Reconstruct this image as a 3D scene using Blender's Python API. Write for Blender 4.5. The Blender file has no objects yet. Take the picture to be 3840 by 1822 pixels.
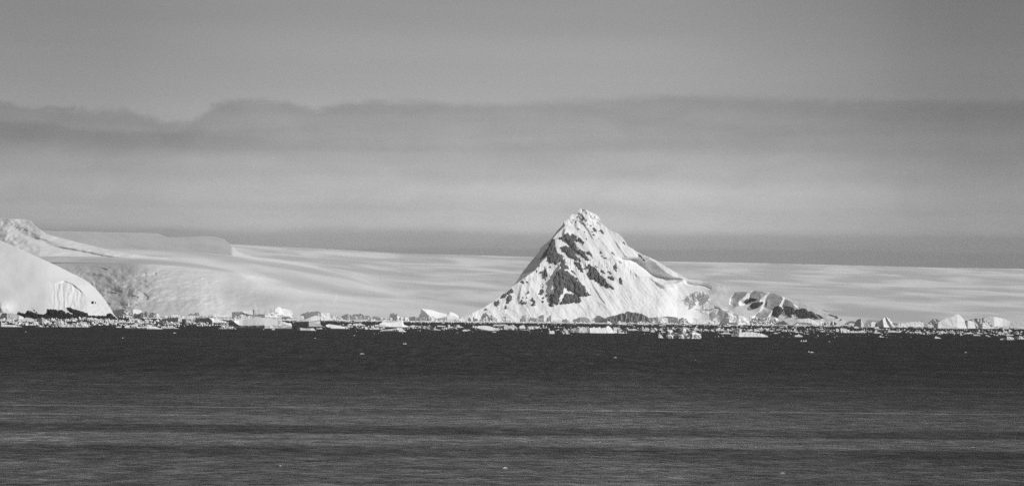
import bpy, bmesh, math, random
import numpy as np
from mathutils import Matrix, Vector

scn = bpy.context.scene
COL = scn.collection

# ------------------------------------------------------------------ camera
FPX, CX, CY = 7500.0, 1920.0, 911.0          # focal length and centre in photograph pixels (3840 wide)
CAM_H = 20.0                                 # deck of a ship, metres above the sea
HORIZON = 1190.0
PITCH = math.atan((HORIZON - CY) / FPX)
ROLL = math.atan(0.0096)
_f = np.array([0, math.cos(PITCH), math.sin(PITCH)])
_r0 = np.array([1.0, 0, 0])
_u0 = np.array([0, -math.sin(PITCH), math.cos(PITCH)])
_r = _r0 * math.cos(ROLL) + _u0 * math.sin(ROLL)
_u = -_r0 * math.sin(ROLL) + _u0 * math.cos(ROLL)
cam_data = bpy.data.cameras.new('camera')
cam_data.sensor_width = 36.0
cam_data.lens = 36.0 * FPX / 3840.0
cam_data.clip_start = 1.0
cam_data.clip_end = 200000.0
cam = bpy.data.objects.new('camera', cam_data)
COL.objects.link(cam)
cam.matrix_world = Matrix(((_r[0], _u[0], -_f[0], 0), (_r[1], _u[1], -_f[1], 0), (_r[2], _u[2], -_f[2], CAM_H), (0, 0, 0, 1)))
scn.camera = cam

# ------------------------------------------------------------------ sun
SUN_EL, SUN_AZ = math.radians(31.0), math.radians(78.0)   # azimuth: to the right of straight behind the camera
sun_dir = Vector((math.sin(SUN_AZ) * math.cos(SUN_EL), -math.cos(SUN_AZ) * math.cos(SUN_EL), math.sin(SUN_EL)))
sl = bpy.data.lights.new('sun', 'SUN')
sl.energy = 3.2
sl.angle = math.radians(0.5)
sl.color = (1.0, 1.0, 1.0)                   # the photograph is black and white
so = bpy.data.objects.new('sun', sl)
COL.objects.link(so)
so.rotation_euler = sun_dir.to_track_quat('Z', 'Y').to_euler()
so.location = (3000, -3000, 5000)

# ------------------------------------------------------------------ exposure
scn.view_settings.view_transform = 'Standard'
scn.view_settings.look = 'None'
scn.view_settings.gamma = 1.0
scn.view_settings.exposure = 0.0
scn.view_settings.use_curve_mapping = False
scn.render.engine = 'CYCLES'
scn.cycles.use_denoising = False
scn.cycles.max_bounces = 6
scn.cycles.volume_bounces = 1


# ------------------------------------------------------------------ node helper
class NT:
    def __init__(self, nt):
        self.nt = nt

    def n(self, t, **kw):
        nd = self.nt.nodes.new(t)
        for k, v in kw.items():
            setattr(nd, k, v)
        return nd

    def l(self, a, b):
        self.nt.links.new(a, b)

    def put(self, sock, v):
        if isinstance(v, bpy.types.NodeSocket):
            self.l(v, sock)
        else:
            sock.default_value = v

    def m(self, op, a, b=0.0, c=0.0, clamp=False):
        nd = self.n('ShaderNodeMath', operation=op, use_clamp=clamp)
        for i, v in enumerate((a, b, c)):
            self.put(nd.inputs[i], v)
        return nd.outputs[0]

    def curve(self, x, pts, x0, x1, y1=1.0):
        """piecewise curve: pts in real units, x mapped from x0..x1, result scaled by y1"""
        u = self.m('DIVIDE', self.m('SUBTRACT', x, x0), x1 - x0, clamp=True)
        nd = self.n('ShaderNodeFloatCurve')
        cv = nd.mapping.curves[0]
        P = [((p[0] - x0) / (x1 - x0), p[1] / y1) for p in pts]
        while len(cv.points) < len(P):
            cv.points.new(0.5, 0.5)
        for q, p in zip(cv.points, P):
            q.location = p
            q.handle_type = 'AUTO_CLAMPED'
        nd.mapping.update()
        self.l(u, nd.inputs['Value'])
        return self.m('MULTIPLY', nd.outputs[0], y1)

    def smooth(self, x, a, b):
        nd = self.n('ShaderNodeMapRange', interpolation_type='SMOOTHSTEP')
        self.put(nd.inputs[0], x)
        nd.inputs[1].default_value = a
        nd.inputs[2].default_value = b
        return nd.outputs[0]

    def vec(self, x, y, z=0.0):
        nd = self.n('ShaderNodeCombineXYZ')
        for i, v in enumerate((x, y, z)):
            self.put(nd.inputs[i], v)
        return nd.outputs[0]

    def noise(self, v, scale=1.0, detail=4.0, rough=0.5, dist=0.0):
        nd = self.n('ShaderNodeTexNoise')
        self.put(nd.inputs['Vector'], v)
        nd.inputs['Scale'].default_value = scale
        nd.inputs['Detail'].default_value = detail
        nd.inputs['Roughness'].default_value = rough
        nd.inputs['Distortion'].default_value = dist
        return nd.outputs['Fac']


def lin(s):
    s /= 255.0
    return s / 12.92 if s < 0.04045 else ((s + 0.055) / 1.055) ** 2.4


# ------------------------------------------------------------------ sky: clear sky seen through a red filter, with a stratus deck above the ice
world = bpy.data.worlds.new('World')
scn.world = world
world.use_nodes = True
w = NT(world.node_tree)
world.node_tree.nodes.clear()
sky = w.n('ShaderNodeTexSky', sky_type='NISHITA')
sky.sun_disc = False
sky.sun_elevation = SUN_EL
sky.sun_rotation = math.atan2(sun_dir.x, sun_dir.y)
sky.air_density = 1.0
sky.dust_density = 0.6
sep = w.n('ShaderNodeSeparateColor')
w.l(sky.outputs[0], sep.inputs[0])
red = sep.outputs[0]
tc = w.n('ShaderNodeTexCoord')
sx = w.n('ShaderNodeSeparateXYZ')
w.l(tc.outputs['Generated'], sx.inputs[0])
dx, dy, dz = sx.outputs
hor = w.m('SQRT', w.m('MAXIMUM', w.m('SUBTRACT', 1.0, w.m('MULTIPLY', dz, dz)), 1e-4))
tan_el = w.m('DIVIDE', dz, hor)                      # tangent of elevation
E0 = w.m('MULTIPLY', tan_el, FPX / 100.0)            # elevation, in units of 100 photograph pixels
A = w.m('MULTIPLY', w.m('ARCTAN2', dx, dy), FPX / 100.0)   # azimuth, same units (0 = straight ahead, +-235 = all round)
E = w.m('ADD', E0, w.m('MULTIPLY', A, 0.0016))
SKY_STRENGTH = 0.1
K = 1.0 / SKY_STRENGTH
# brightness of the cloud bands with height (stratus layers lit from within)
wob = w.noise(w.vec(w.m('MULTIPLY', A, 0.055), w.m('MULTIPLY', E, 0.45), 2.2), 1.0, 4.0, 0.5, 0.4)
Eb = w.m('ADD', E0, w.m('MULTIPLY', w.m('SUBTRACT', wob, 0.5), 1.1))
band = w.curve(Eb, [(0, lin(104)), (2.0, lin(108)), (2.42, lin(112)), (2.58, lin(130)), (2.85, lin(139)), (3.02, lin(146)), (3.2, lin(166)), (3.45, lin(178)), (3.75, lin(179)), (4.0, lin(176)),
                   (4.35, lin(181)), (4.75, lin(184)), (5.05, lin(180)), (5.3, lin(174)), (5.7, lin(170)), (6.0, lin(165)), (6.3, lin(158)), (6.6, lin(158)), (7.0, lin(154)), (7.5, lin(150)), (7.8, lin(146)), (8.3, lin(147)), (12, lin(147))], 0, 12, 1.0)
wv = w.vec(w.m('MULTIPLY', A, 0.10), w.m('MULTIPLY', E, 1.3), 3.3)
st1 = w.noise(wv, 1.0, 5.0, 0.55, 0.3)
wv2 = w.vec(w.m('MULTIPLY', A, 0.045), w.m('MULTIPLY', E, 0.55), 9.1)
st2 = w.noise(wv2, 1.0, 3.0, 0.5, 0.2)
mott = w.noise(w.vec(w.m('MULTIPLY', A, 0.42), w.m('MULTIPLY', E, 0.9), 5.5), 1.0, 5.0, 0.55, 0.5)
streak = w.m('ADD', w.m('MULTIPLY', w.m('SUBTRACT', mott, 0.5), 0.34), w.m('ADD', w.m('MULTIPLY', w.m('SUBTRACT', st1, 0.5), 0.20), w.m('MULTIPLY', w.m('SUBTRACT', st2, 0.5), 0.42)))
# a darker, lower bank towards the left
bank_h = w.m('SUBTRACT', E, w.m('ADD', 6.72, w.m('MULTIPLY', w.m('SUBTRACT', w.noise(w.vec(w.m('MULTIPLY', A, 0.28), 1.7, 0), 1.0, 5.0, 0.55), 0.5), 0.9)))
bank = w.m('MULTIPLY', w.smooth(bank_h, 0.22, -0.06), w.smooth(bank_h, -1.5, -0.1))
bank = w.m('MULTIPLY', bank, w.smooth(A, -6.0, -13.5))
bank = w.m('MULTIPLY', bank, -0.20)
cloud = w.m('MULTIPLY', band, w.m('ADD', 1.0, w.m('ADD', streak, bank)))
# upper edge of the deck with small wisps
edge = w.curve(A, [(-60, 7.2), (-24, 7.45), (-19.2, 7.60), (-17, 7.40), (-15.2, 7.5), (-12.3, 7.05), (-11.2, 7.75), (-10, 7.98), (-8.4, 7.92), (-7.6, 7.75),
                  (-5.8, 7.98), (-4.2, 8.08), (-1.5, 7.95), (1.8, 8.12), (6.8, 8.32), (11, 8.20), (19.2, 8.12), (40, 8.3), (60, 8.0)], -60, 60, 10.0)
ev = w.vec(w.m('MULTIPLY', A, 1.0), w.m('MULTIPLY', E, 1.7), 0.4)
rag = w.curve(A, [(-60, 0.7), (-20, 1.0), (-8, 1.0), (-3, 0.55), (3, 0.45), (60, 0.5)], -60, 60, 1.0)
ew = w.m('MULTIPLY', rag, w.m('MULTIPLY', w.m('SUBTRACT', w.noise(ev, 1.0, 7.0, 0.66, 0.8), 0.5), 0.95))
ed = w.m('SUBTRACT', E, w.m('ADD', edge, ew))
clear_fac = w.smooth(ed, -0.20, 0.20)
clear = w.m('MULTIPLY', red, 1.05)
clear = w.m('MULTIPLY', clear, w.m('ADD', 1.0, w.m('MULTIPLY', w.m('SUBTRACT', st2, 0.5), 0.25)))
side = w.curve(A, [(-235, 0.80), (-40, 0.72), (-19.2, 0.72), (-12, 0.86), (-4, 1.0), (2.8, 1.03), (8, 0.93), (13.8, 0.72), (19.2, 0.55), (40, 0.60), (235, 0.80)], -235, 235, 1.2)
cl = w.m('MULTIPLY', cloud, K)
mixn = w.n('ShaderNodeMix', data_type='FLOAT')
w.l(clear_fac, mixn.inputs[0])
w.l(cl, mixn.inputs[2])
w.l(clear, mixn.inputs[3])
tot = w.m('MULTIPLY', mixn.outputs[0], side)
comb = w.n('ShaderNodeCombineColor')
for i in range(3):
    w.l(tot, comb.inputs[i])
bg = w.n('ShaderNodeBackground')
w.l(comb.outputs[0], bg.inputs['Color'])
bg.inputs['Strength'].default_value = SKY_STRENGTH
wo = w.n('ShaderNodeOutputWorld')
w.l(bg.outputs[0], wo.inputs['Surface'])


# ------------------------------------------------------------------ projection helpers
def ray(px, py):
    px = np.asarray(px, float)
    py = np.asarray(py, float)
    a = (px - CX)[..., None]
    b = (CY - py)[..., None]
    return _f * FPX + _r * a + _u * b


def at(px, py, Y):
    """world point seen at photograph pixel (px, py) that lies at depth Y"""
    d = ray(px, py)
    t = np.asarray(Y, float) / d[..., 1]
    P = d * t[..., None]
    P[..., 2] += CAM_H
    return P


def horizon(px):
    return HORIZON + 0.0096 * (np.asarray(px, float) - CX)


def water_Y(px, py):
    d = ray(px, py)
    return float(-CAM_H / d[..., 2] * d[..., 1])


# ------------------------------------------------------------------ numpy noise
def _hash(ix, iy, seed):
    h = (ix.astype(np.int64) * 374761393 + iy.astype(np.int64) * 668265263 + seed * 974711) & 0x7fffffff
    h = ((h ^ (h >> 13)) * 1274126177) & 0x7fffffff
    return (h ^ (h >> 16)) & 0xffff


def gnoise(x, y, seed=0):
    x = np.asarray(x, float)
    y = np.asarray(y, float)
    x, y = np.broadcast_arrays(x, y)
    ix, iy = np.floor(x), np.floor(y)
    fx, fy = x - ix, y - iy
    u = fx * fx * fx * (fx * (fx * 6 - 15) + 10)
    v = fy * fy * fy * (fy * (fy * 6 - 15) + 10)

    def g(dx_, dy_):
        a = _hash(ix + dx_, iy + dy_, seed) / 65536.0 * 2 * np.pi
        return np.cos(a) * (fx - dx_) + np.sin(a) * (fy - dy_)
    n0 = g(0, 0) * (1 - u) + g(1, 0) * u
    n1 = g(0, 1) * (1 - u) + g(1, 1) * u
    return (n0 * (1 - v) + n1 * v) * 1.5


def fbm(x, y, seed=0, oct=4, gain=0.5, lac=2.03):
    s, a = 0.0, 1.0
    for i in range(oct):
        s = s + a * gnoise(np.asarray(x) * lac ** i + 17.3 * i, np.asarray(y) * lac ** i - 9.1 * i, seed + i)
        a *= gain
    return s


def ridged(x, y, seed=0, oct=4, gain=0.5):
    s, a = 0.0, 1.0
    for i in range(oct):
        s = s + a * (1 - 2 * np.abs(gnoise(np.asarray(x) * 2.07 ** i + 5.3 * i, np.asarray(y) * 2.07 ** i + 3.7 * i, seed + i)))
        a *= gain
    return s


def facets(x, y, cell, seed, gx=(-1.0, 0.8), gy=(-0.3, 0.6)):
    """broken-block relief: every cell of an irregular grid is a tilted plane (values in the units of x, y)"""
    x = np.asarray(x, float)
    y = np.asarray(y, float)
    ix, iy = np.floor(x / cell), np.floor(y / cell)
    best = np.full(np.broadcast(x, y).shape, 1e18)
    val = np.zeros_like(best)
    for a in (-1, 0, 1):
        for b in (-1, 0, 1):
            jx, jy = ix + a, iy + b
            h1 = _hash(jx, jy, seed) / 65536.0
            h2 = _hash(jx, jy, seed + 5) / 65536.0
            h3 = _hash(jx, jy, seed + 9) / 65536.0
            h4 = _hash(jx, jy, seed + 14) / 65536.0
            cx_, cy_ = (jx + h1) * cell, (jy + h2) * cell
            d = (x - cx_) ** 2 + (y - cy_) ** 2
            v = (gx[0] + (gx[1] - gx[0]) * h3) * (x - cx_) + (gy[0] + (gy[1] - gy[0]) * h4) * (y - cy_) + (h3 - 0.5) * cell * 0.4
            k = d < best
            best = np.where(k, d, best)
            val = np.where(k, v, val)
    return val


def sstep(x, a, b):
    t = np.clip((np.asarray(x, float) - a) / (b - a), 0, 1)
    return t * t * (3 - 2 * t)


def interp(x, pts):
    p = np.array(pts, float)
    return np.interp(x, p[:, 0], p[:, 1])


# ------------------------------------------------------------------ mesh helpers
def make_obj(name, V, F, mat, parent=None, smooth=True):
    me = bpy.data.meshes.new(name)
    V = np.asarray(V, np.float32).reshape(-1, 3)
    F = np.asarray(F, np.int32)
    n = F.shape[1]
    me.vertices.add(len(V))
    me.vertices.foreach_set('co', V.ravel())
    me.loops.add(F.size)
    me.loops.foreach_set('vertex_index', F.ravel())
    me.polygons.add(len(F))
    me.polygons.foreach_set('loop_start', np.arange(0, F.size, n, dtype=np.int32))
    me.polygons.foreach_set('use_smooth', np.full(len(F), smooth, bool))
    me.update(calc_edges=True)
    me.validate()
    me.materials.append(mat)
    o = bpy.data.objects.new(name, me)
    COL.objects.link(o)
    if parent is not None:
        o.parent = parent
    return o


def grid_faces(ni, nj):
    i, j = np.meshgrid(np.arange(ni - 1), np.arange(nj - 1), indexing='ij')
    a = (i * nj + j).ravel()
    return np.stack([a, a + nj, a + nj + 1, a + 1], 1)


def tag(o, label=None, cat=None, group=None, kind=None):
    if label:
        o['label'] = label
    if cat:
        o['category'] = cat
    if group:
        o['group'] = group
    if kind:
        o['kind'] = kind
    return o


# ------------------------------------------------------------------ materials (all greys: the photograph is monochrome)
def mat_base(name):
    m = bpy.data.materials.new(name)
    m.use_nodes = True
    nt = m.node_tree
    b = nt.nodes['Principled BSDF']
    return m, NT(nt), b


def grey(n, v):
    c = n.n('ShaderNodeCombineColor')
    for i in range(3):
        n.put(c.inputs[i], v)
    return c.outputs[0]


def snow_mat(name, base, var, scale, streak=None, rough=0.75, bump=None, steep=None, det=6.0):
    """fresh snow; var: mottling; streak=(sx, sy, amount) stretched darker streaks; steep: reflectance of bare ice on steep faces, lowered also to deepen their shade"""
    m, n, b = mat_base(name)
    g = n.n('ShaderNodeNewGeometry')
    pos = g.outputs['Position']
    f = n.noise(pos, scale, det, 0.6)
    v = n.m('ADD', base, n.m('MULTIPLY', n.m('SUBTRACT', f, 0.5), var))
    if streak:
        mp = n.n('ShaderNodeMapping')
        n.l(pos, mp.inputs['Vector'])
        mp.inputs['Rotation'].default_value = (0, 0, math.radians(streak[3]))
        mp.inputs['Scale'].default_value = (streak[0], streak[1], 0.0)
        s = n.noise(mp.outputs[0], 1.0, streak[4], 0.5, 0.35)
        s = n.smooth(s, 0.36, 0.66)
        v = n.m('SUBTRACT', v, n.m('MULTIPLY', n.m('SUBTRACT', 1.0, s), streak[2]))
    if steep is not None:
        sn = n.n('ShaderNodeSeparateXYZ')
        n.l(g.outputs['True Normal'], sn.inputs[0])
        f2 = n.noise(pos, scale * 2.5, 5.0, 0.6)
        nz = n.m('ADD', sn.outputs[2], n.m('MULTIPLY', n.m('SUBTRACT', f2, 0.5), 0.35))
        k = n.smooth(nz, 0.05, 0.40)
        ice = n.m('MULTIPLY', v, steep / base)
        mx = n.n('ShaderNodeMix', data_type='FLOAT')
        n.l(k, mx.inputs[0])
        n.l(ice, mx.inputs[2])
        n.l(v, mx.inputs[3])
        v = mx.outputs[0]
    n.l(grey(n, v), b.inputs['Base Color'])
    b.inputs['Roughness'].default_value = rough
    b.inputs['Specular IOR Level'].default_value = 0.15
    if bump:
        bn = n.n('ShaderNodeBump')
        bn.inputs['Strength'].default_value = bump[1]
        bn.inputs['Distance'].default_value = bump[2]
        n.l(n.noise(pos, bump[0], 6.0, 0.6), bn.inputs['Height'])
        n.l(bn.outputs[0], b.inputs['Normal'])
    return m


def rock_mat(name, base, scale):
    m, n, b = mat_base(name)
    g = n.n('ShaderNodeNewGeometry')
    f = n.noise(g.outputs['Position'], scale, 8.0, 0.65)
    v = n.m('MULTIPLY', base, n.m('ADD', 0.45, n.m('MULTIPLY', f, 1.1)))
    f2 = n.smooth(n.noise(g.outputs['Position'], scale * 0.6, 8.0, 0.7), 0.60, 0.74)   # snow caught in cracks
    v = n.m('ADD', v, n.m('MULTIPLY', f2, 0.10))
    n.l(grey(n, v), b.inputs['Base Color'])
    b.inputs['Roughness'].default_value = 0.9
    b.inputs['Specular IOR Level'].default_value = 0.1
    bn = n.n('ShaderNodeBump')
    bn.inputs['Strength'].default_value = 0.8
    bn.inputs['Distance'].default_value = 3.0
    n.l(f, bn.inputs['Height'])
    n.l(bn.outputs[0], b.inputs['Normal'])
    return m


M_SHEET = snow_mat('ice_sheet_snow', 0.82, 0.06, 0.0004, (1 / 800., 1 / 1900., 0.27, 12.0, 3.0), det=1.0)
M_PLATEAU = snow_mat('plateau_snow', 0.76, 0.06, 0.002)
M_MOUNT = snow_mat('mountain_snow', 0.84, 0.10, 0.012, bump=(0.05, 0.12, 4.0))
M_DOME = snow_mat('headland_snow', 0.80, 0.06, 0.01, bump=(0.06, 0.08, 2.0))
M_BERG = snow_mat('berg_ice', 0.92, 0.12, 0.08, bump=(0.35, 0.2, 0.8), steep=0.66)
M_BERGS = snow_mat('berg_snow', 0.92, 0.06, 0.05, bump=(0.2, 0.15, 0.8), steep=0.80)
M_WALL = snow_mat('bare_ice_with_shade', 0.90, 0.12, 0.08, bump=(0.35, 0.25, 0.8), steep=0.46)  # bare ice, steep faces darkened further to paint in the walls' shade
M_DIRTY_SHADE = snow_mat('dirty_and_shade_ice', 0.40, 0.22, 0.03, bump=(0.12, 0.6, 3.0), steep=0.30)  # dirty ice; the same dark tone paints the shade of the cave mouths
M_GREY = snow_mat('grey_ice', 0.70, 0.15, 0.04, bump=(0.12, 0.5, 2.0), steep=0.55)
M_FAST = snow_mat('sea_ice_snow', 0.88, 0.10, 0.01, (1 / 700., 1 / 90., 0.15, 4.0, 4.0))
M_ROCK = rock_mat('mountain_rock', 0.125, 0.045)
M_ROCKD = rock_mat('shore_rock', 0.030, 0.09)
M_ROCKH = rock_mat('hill_rock', 0.075, 0.05)

# ------------------------------------------------------------------ sea
def build_sea():
    m, n, b = mat_base('sea_water')
    g = n.n('ShaderNodeNewGeometry')
    p = n.n('ShaderNodeSeparateXYZ')
    n.l(g.outputs['Position'], p.inputs[0])
    X, Y = p.outputs[0], p.outputs[1]

    def aniso(sx_, sy_, z, detail, rough, dist=0.3):
        return n.noise(n.vec(n.m('MULTIPLY', X, sx_), n.m('MULTIPLY', Y, sy_), z), 1.0, detail, rough, dist)
    # wind lanes lying across the view: the sea is ruffled far out and smoother nearer the ship, with dark cat's-paws and calm slicks
    warp = n.m('MULTIPLY', n.m('SUBTRACT', aniso(1 / 260., 1 / 40., 2.0, 4.0, 0.6, 0.4), 0.5), 22.0)
    lane_at = n.m('DIVIDE', 1500.0, n.m('MAXIMUM', n.m('ADD', Y, warp), 150.0))
    # (1500 / distance in metres, roughness of the unresolved ripples)
    rg = n.curve(lane_at, [(0, 0.50), (0.9, 0.50), (1.6, 0.50), (2.3, 0.44), (3.1, 0.36), (3.75, 0.29), (4.0, 0.28), (4.17, 0.365), (4.32, 0.37), (4.5, 0.26), (4.65, 0.25),
                         (4.82, 0.30), (4.95, 0.385), (5.08, 0.375), (5.3, 0.33), (5.6, 0.30), (6.3, 0.29), (7.0, 0.29), (10, 0.29)], 0, 10, 1.0)
    lane = aniso(1 / 110., 1 / 16., 2.0, 5.0, 0.6, 0.6)
    far_lane = aniso(1 / 900., 1 / 150., 8.0, 5.0, 0.6, 0.6)
    slick = n.smooth(aniso(1 / 1400., 1 / 11., 12.0, 3.0, 0.5, 0.5), 0.635, 0.70)
    rg = n.m('ADD', rg, n.m('MULTIPLY', n.m('SUBTRACT', lane, 0.5), 0.10))
    rg = n.m('ADD', rg, n.m('MULTIPLY', n.m('SUBTRACT', far_lane, 0.5), 0.14))
    thin = n.smooth(aniso(1 / 420., 1 / 2.4, 21.0, 2.0, 0.5, 0.4), 0.66, 0.72)
    rg = n.m('SUBTRACT', rg, n.m('ADD', n.m('ADD', n.m('MULTIPLY', slick, 0.10), n.m('MULTIPLY', thin, 0.05)), 0.045))
    # waves: chop, ripples and a long low swell
    w1 = aniso(1 / 1.5, 1 / 1.9, 0.0, 5.0, 0.62)
    w2 = aniso(1 / 5.0, 1 / 6.0, 4.0, 5.0, 0.62)
    w3 = aniso(1 / 28., 1 / 34., 5.0, 5.0, 0.62)
    w4 = aniso(1 / 3.4, 1 / 26., 6.0, 5.0, 0.62)
    w5 = aniso(1 / 7.0, 1 / 95., 9.0, 5.0, 0.62)
    far = n.smooth(Y, 380.0, 1000.0)     # further out the wind draws the ripples into rows
    rg = n.m('ADD', rg, n.m('MULTIPLY', far, n.m('ADD', n.m('MULTIPLY', n.m('SUBTRACT', w4, 0.5), 0.34), n.m('MULTIPLY', n.m('SUBTRACT', w5, 0.5), 0.40))))
    rg = n.m('ADD', rg, n.m('ADD', n.m('MULTIPLY', n.m('SUBTRACT', w2, 0.5), 0.46), n.m('MULTIPLY', n.m('SUBTRACT', w1, 0.5), 0.30)))
    rg = n.m('ADD', rg, n.m('MULTIPLY', n.m('SUBTRACT', w3, 0.5), 0.22))
    h = n.m('ADD', n.m('MULTIPLY', w1, 1.4), n.m('ADD', n.m('MULTIPLY', w2, 3.0), n.m('MULTIPLY', w3, 5.0)))
    bn = n.n('ShaderNodeBump')
    bn.inputs['Distance'].default_value = 1.6
    bn.inputs['Strength'].default_value = 0.9
    n.l(h, bn.inputs['Height'])
    n.l(bn.outputs[0], b.inputs['Normal'])
    n.l(rg, b.inputs['Roughness'])
    n.l(grey(n, 0.013), b.inputs['Base Color'])
    b.inputs['IOR'].default_value = 1.33
    b.inputs['Specular IOR Level'].default_value = 0.30
    n_x = np.linspace(-40000, 40000, 41)
    n_y = np.concatenate([np.linspace(-3000, 3000, 25), np.linspace(3500, 60000, 40)])
    gx, gy = np.meshgrid(n_x, n_y, indexing='ij')
    V = np.stack([gx, gy, np.zeros_like(gx)], -1)
    o = make_obj('sea', V, grid_faces(len(n_x), len(n_y))[:, ::1], m)
    tag(o, 'dark rippled sea filling the lower part of the view', kind='structure')
    return o


build_sea()


# ------------------------------------------------------------------ terrain as relief: outline, own depth, back slope
def relief(name, px, top, bot, nrow, depth, mat, back, pw=1.0, crest=0.0, seed=1):
    """front face: column px, rows from bot (below the water or hidden) up to the skyline top; depth(px, py, t) in metres;
    the back falls away over `back` metres behind the skyline"""
    t = np.linspace(0, 1, nrow) ** pw
    PX = np.repeat(px[:, None], nrow, 1)
    TOP = top(px)
    if crest:
        TOP = TOP + crest * fbm(px / 9.0, px * 0 + seed, seed, 4)
    PY = bot(px)[:, None] + (TOP - bot(px))[:, None] * t[None, :]
    D = depth(PX, PY, np.repeat(t[None, :], len(px), 0))
    front = at(PX, PY, D)
    tops = front[:, -1, :]
    rows = []
    for fr in (0.12, 0.35, 0.7, 1.0):
        q = tops.copy()
        q[:, 0] *= 1 + back * fr / q[:, 1]
        q[:, 1] += back * fr
        q[:, 2] = tops[:, 2] * (1 - fr) ** 1.2 - 5 * fr
        rows.append(q)
    V = np.concatenate([front, np.stack(rows, 1)], 1)
    return make_obj(name, V, grid_faces(V.shape[0], V.shape[1]), mat)


# ---- ice sheet: from the shore to a skyline thirty kilometres away, with a bulging glacier front on the left
SKY_SHEET = [(-900, 868), (-200, 880), (600, 905), (870, 915), (1200, 932), (1500, 950), (1800, 957.5), (1950, 962), (2200, 971), (2480, 980), (2800, 985), (3200, 995), (3500, 1003), (3840, 1008), (4200, 1016), (4800, 1028)]
FRONT = [(-900, 1000), (150, 988), (300, 984), (490, 990), (640, 996), (800, 1012), (950, 1032), (1100, 1056), (1250, 1084), (1500, 1130), (1800, 1165), (2400, 1188), (4800, 1212)]   # brow of the steep front


def soft(x, w_, top_=1e9):
    """ramp that starts smoothly at 0"""
    return np.minimum(w_ * np.log1p(np.exp(np.clip(np.asarray(x, float) / w_, -40, 40))), top_)


def sheet_depth(px, py, t):
    bot = horizon(px) + 14.0
    top = interp(px, SKY_SHEET)
    brow = sum(interp(px + k, FRONT) for k in (-120, -80, -40, 0, 40, 80, 120)) / 7.0
    wl = 1 - sstep(px, 520, 2100)                        # steep front on the left only
    tf = np.clip((bot - py) / (bot - brow), 0, 1)        # 0 at the shore, 1 on the brow
    tu = np.clip((brow - py) / (brow - top), 0, 1)       # 0 on the brow, 1 on the skyline
    steep = 10900 + tf * (350 + 250 * tf) + tu ** 2.1 * 16000
    tl = np.clip((bot - py) / (bot - top), 0, 1)
    gentle = 12000 + 2600 * tl ** 0.9 + 14500 * tl ** 1.9
    D = steep * wl + gentle * (1 - wl)
    mpp = 1.36
    face = sstep(tu, 0.22, 0.0) * wl
    nose = 492 + 10 * fbm(py / 60., px * 0, 3, 2)
    D = D + face * mpp * (0.52 * soft(nose - px, 10, 400) + 0.07 * np.clip(px - nose, 0, 500))
    # broken, slumped blocks on the front
    fm = face * sstep(py, 985, 1020) * sstep(bot - py, 0, 60)
    D = D + fm * (20 * fbm(px / 95., py / 48., 21, 4, 0.5) + 6 * ridged(px / 60., py / 22., 33, 3))
    k = facets(px, py * 1.6, 34, 40, (-0.7, 0.7), (-0.3, 0.3))
    D = D + fm * sstep(fbm(px / 110., py / 60., 50, 3), 0.0, 0.35) * k * 0.75
    return D


def build_sheet():
    px = np.concatenate([np.linspace(-900, 0, 70)[:-1], np.linspace(0, 1500, 500)[:-1], np.linspace(1500, 3900, 520)[:-1], np.linspace(3900, 4800, 70)])
    o = relief('ice_sheet', px, lambda x: interp(x, SKY_SHEET) + 0.8 * fbm(x / 14.0, x * 0, 5, 4), lambda x: horizon(x) + 14, 210, sheet_depth, M_SHEET, 30000)
    me = o.data
    co = np.empty(len(me.vertices) * 3, np.float32)
    me.vertices.foreach_get('co', co)
    co = co.reshape(-1, 3)
    X, Y = co[:, 0].astype(float), co[:, 1].astype(float)
    a = math.radians(24)
    u, v = X * math.cos(a) + Y * math.sin(a), -X * math.sin(a) + Y * math.cos(a)
    amp = sstep(Y, 11000, 15500) * (1 - sstep(Y, 24000, 29000))
    z = 42 * fbm(u / 5200., v / 3600., 71, 2, 0.4) + 10 * fbm(u / 1900., v / 1700., 77, 2, 0.4)
    co[:, 2] = np.where(Y > 10800, np.maximum(co[:, 2] + amp * z, 3.0), co[:, 2]).astype(np.float32)
    # soft hollow and swell low on the middle slope
    me.vertices.foreach_set('co', co.ravel())
    me.update()
    tag(o, 'vast gently rising snow-covered ice sheet behind the mountain', kind='structure')
    return o


build_sheet()

# ---- high plateau on the left horizon, its face turned away from the sun
SKY_PLAT = [(-300, 850), (120, 862), (200, 868), (260, 868), (480, 873), (560, 874), (590, 876), (625, 890), (700, 889), (760, 886), (800, 888), (840, 898), (862, 916), (880, 930), (895, 946), (930, 957), (960, 965), (1000, 976), (1040, 990), (1070, 999)]


def plateau_depth(px, py, t):
    d = 16500 + 1500 * (1000 - py) / 130. + 2.1 * (1.0 * np.clip(870 - px, 0, 1200))
    d = d + 2.1 * 1.4 * np.clip(px - 870, 0, 200)
    d = d + 30 * fbm(px / 190., py / 45., 91, 3, 0.4)
    return d


px = np.linspace(-300, 1070, 340)
tag(relief('snow_plateau', px, lambda x: interp(x, SKY_PLAT) + 0.7 * fbm(x / 16., x * 0, 8, 3), lambda x: np.maximum(interp(x, [(-300, 1001), (1070, 1001)]), 1001), 50, plateau_depth, M_PLATEAU, 4000),
    'shaded flat-topped snow plateau on the left skyline', kind='structure')

# ---- crevassed hill at the far left, its right flank running down in sunlight
SKY_CREV = [(-400, 770), (-100, 806), (0, 818), (55, 820), (85, 822), (115, 828), (130, 845), (145, 857), (175, 878), (230, 893), (290, 908), (360, 925), (430, 942), (500, 953), (575, 962), (640, 968)]


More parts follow.
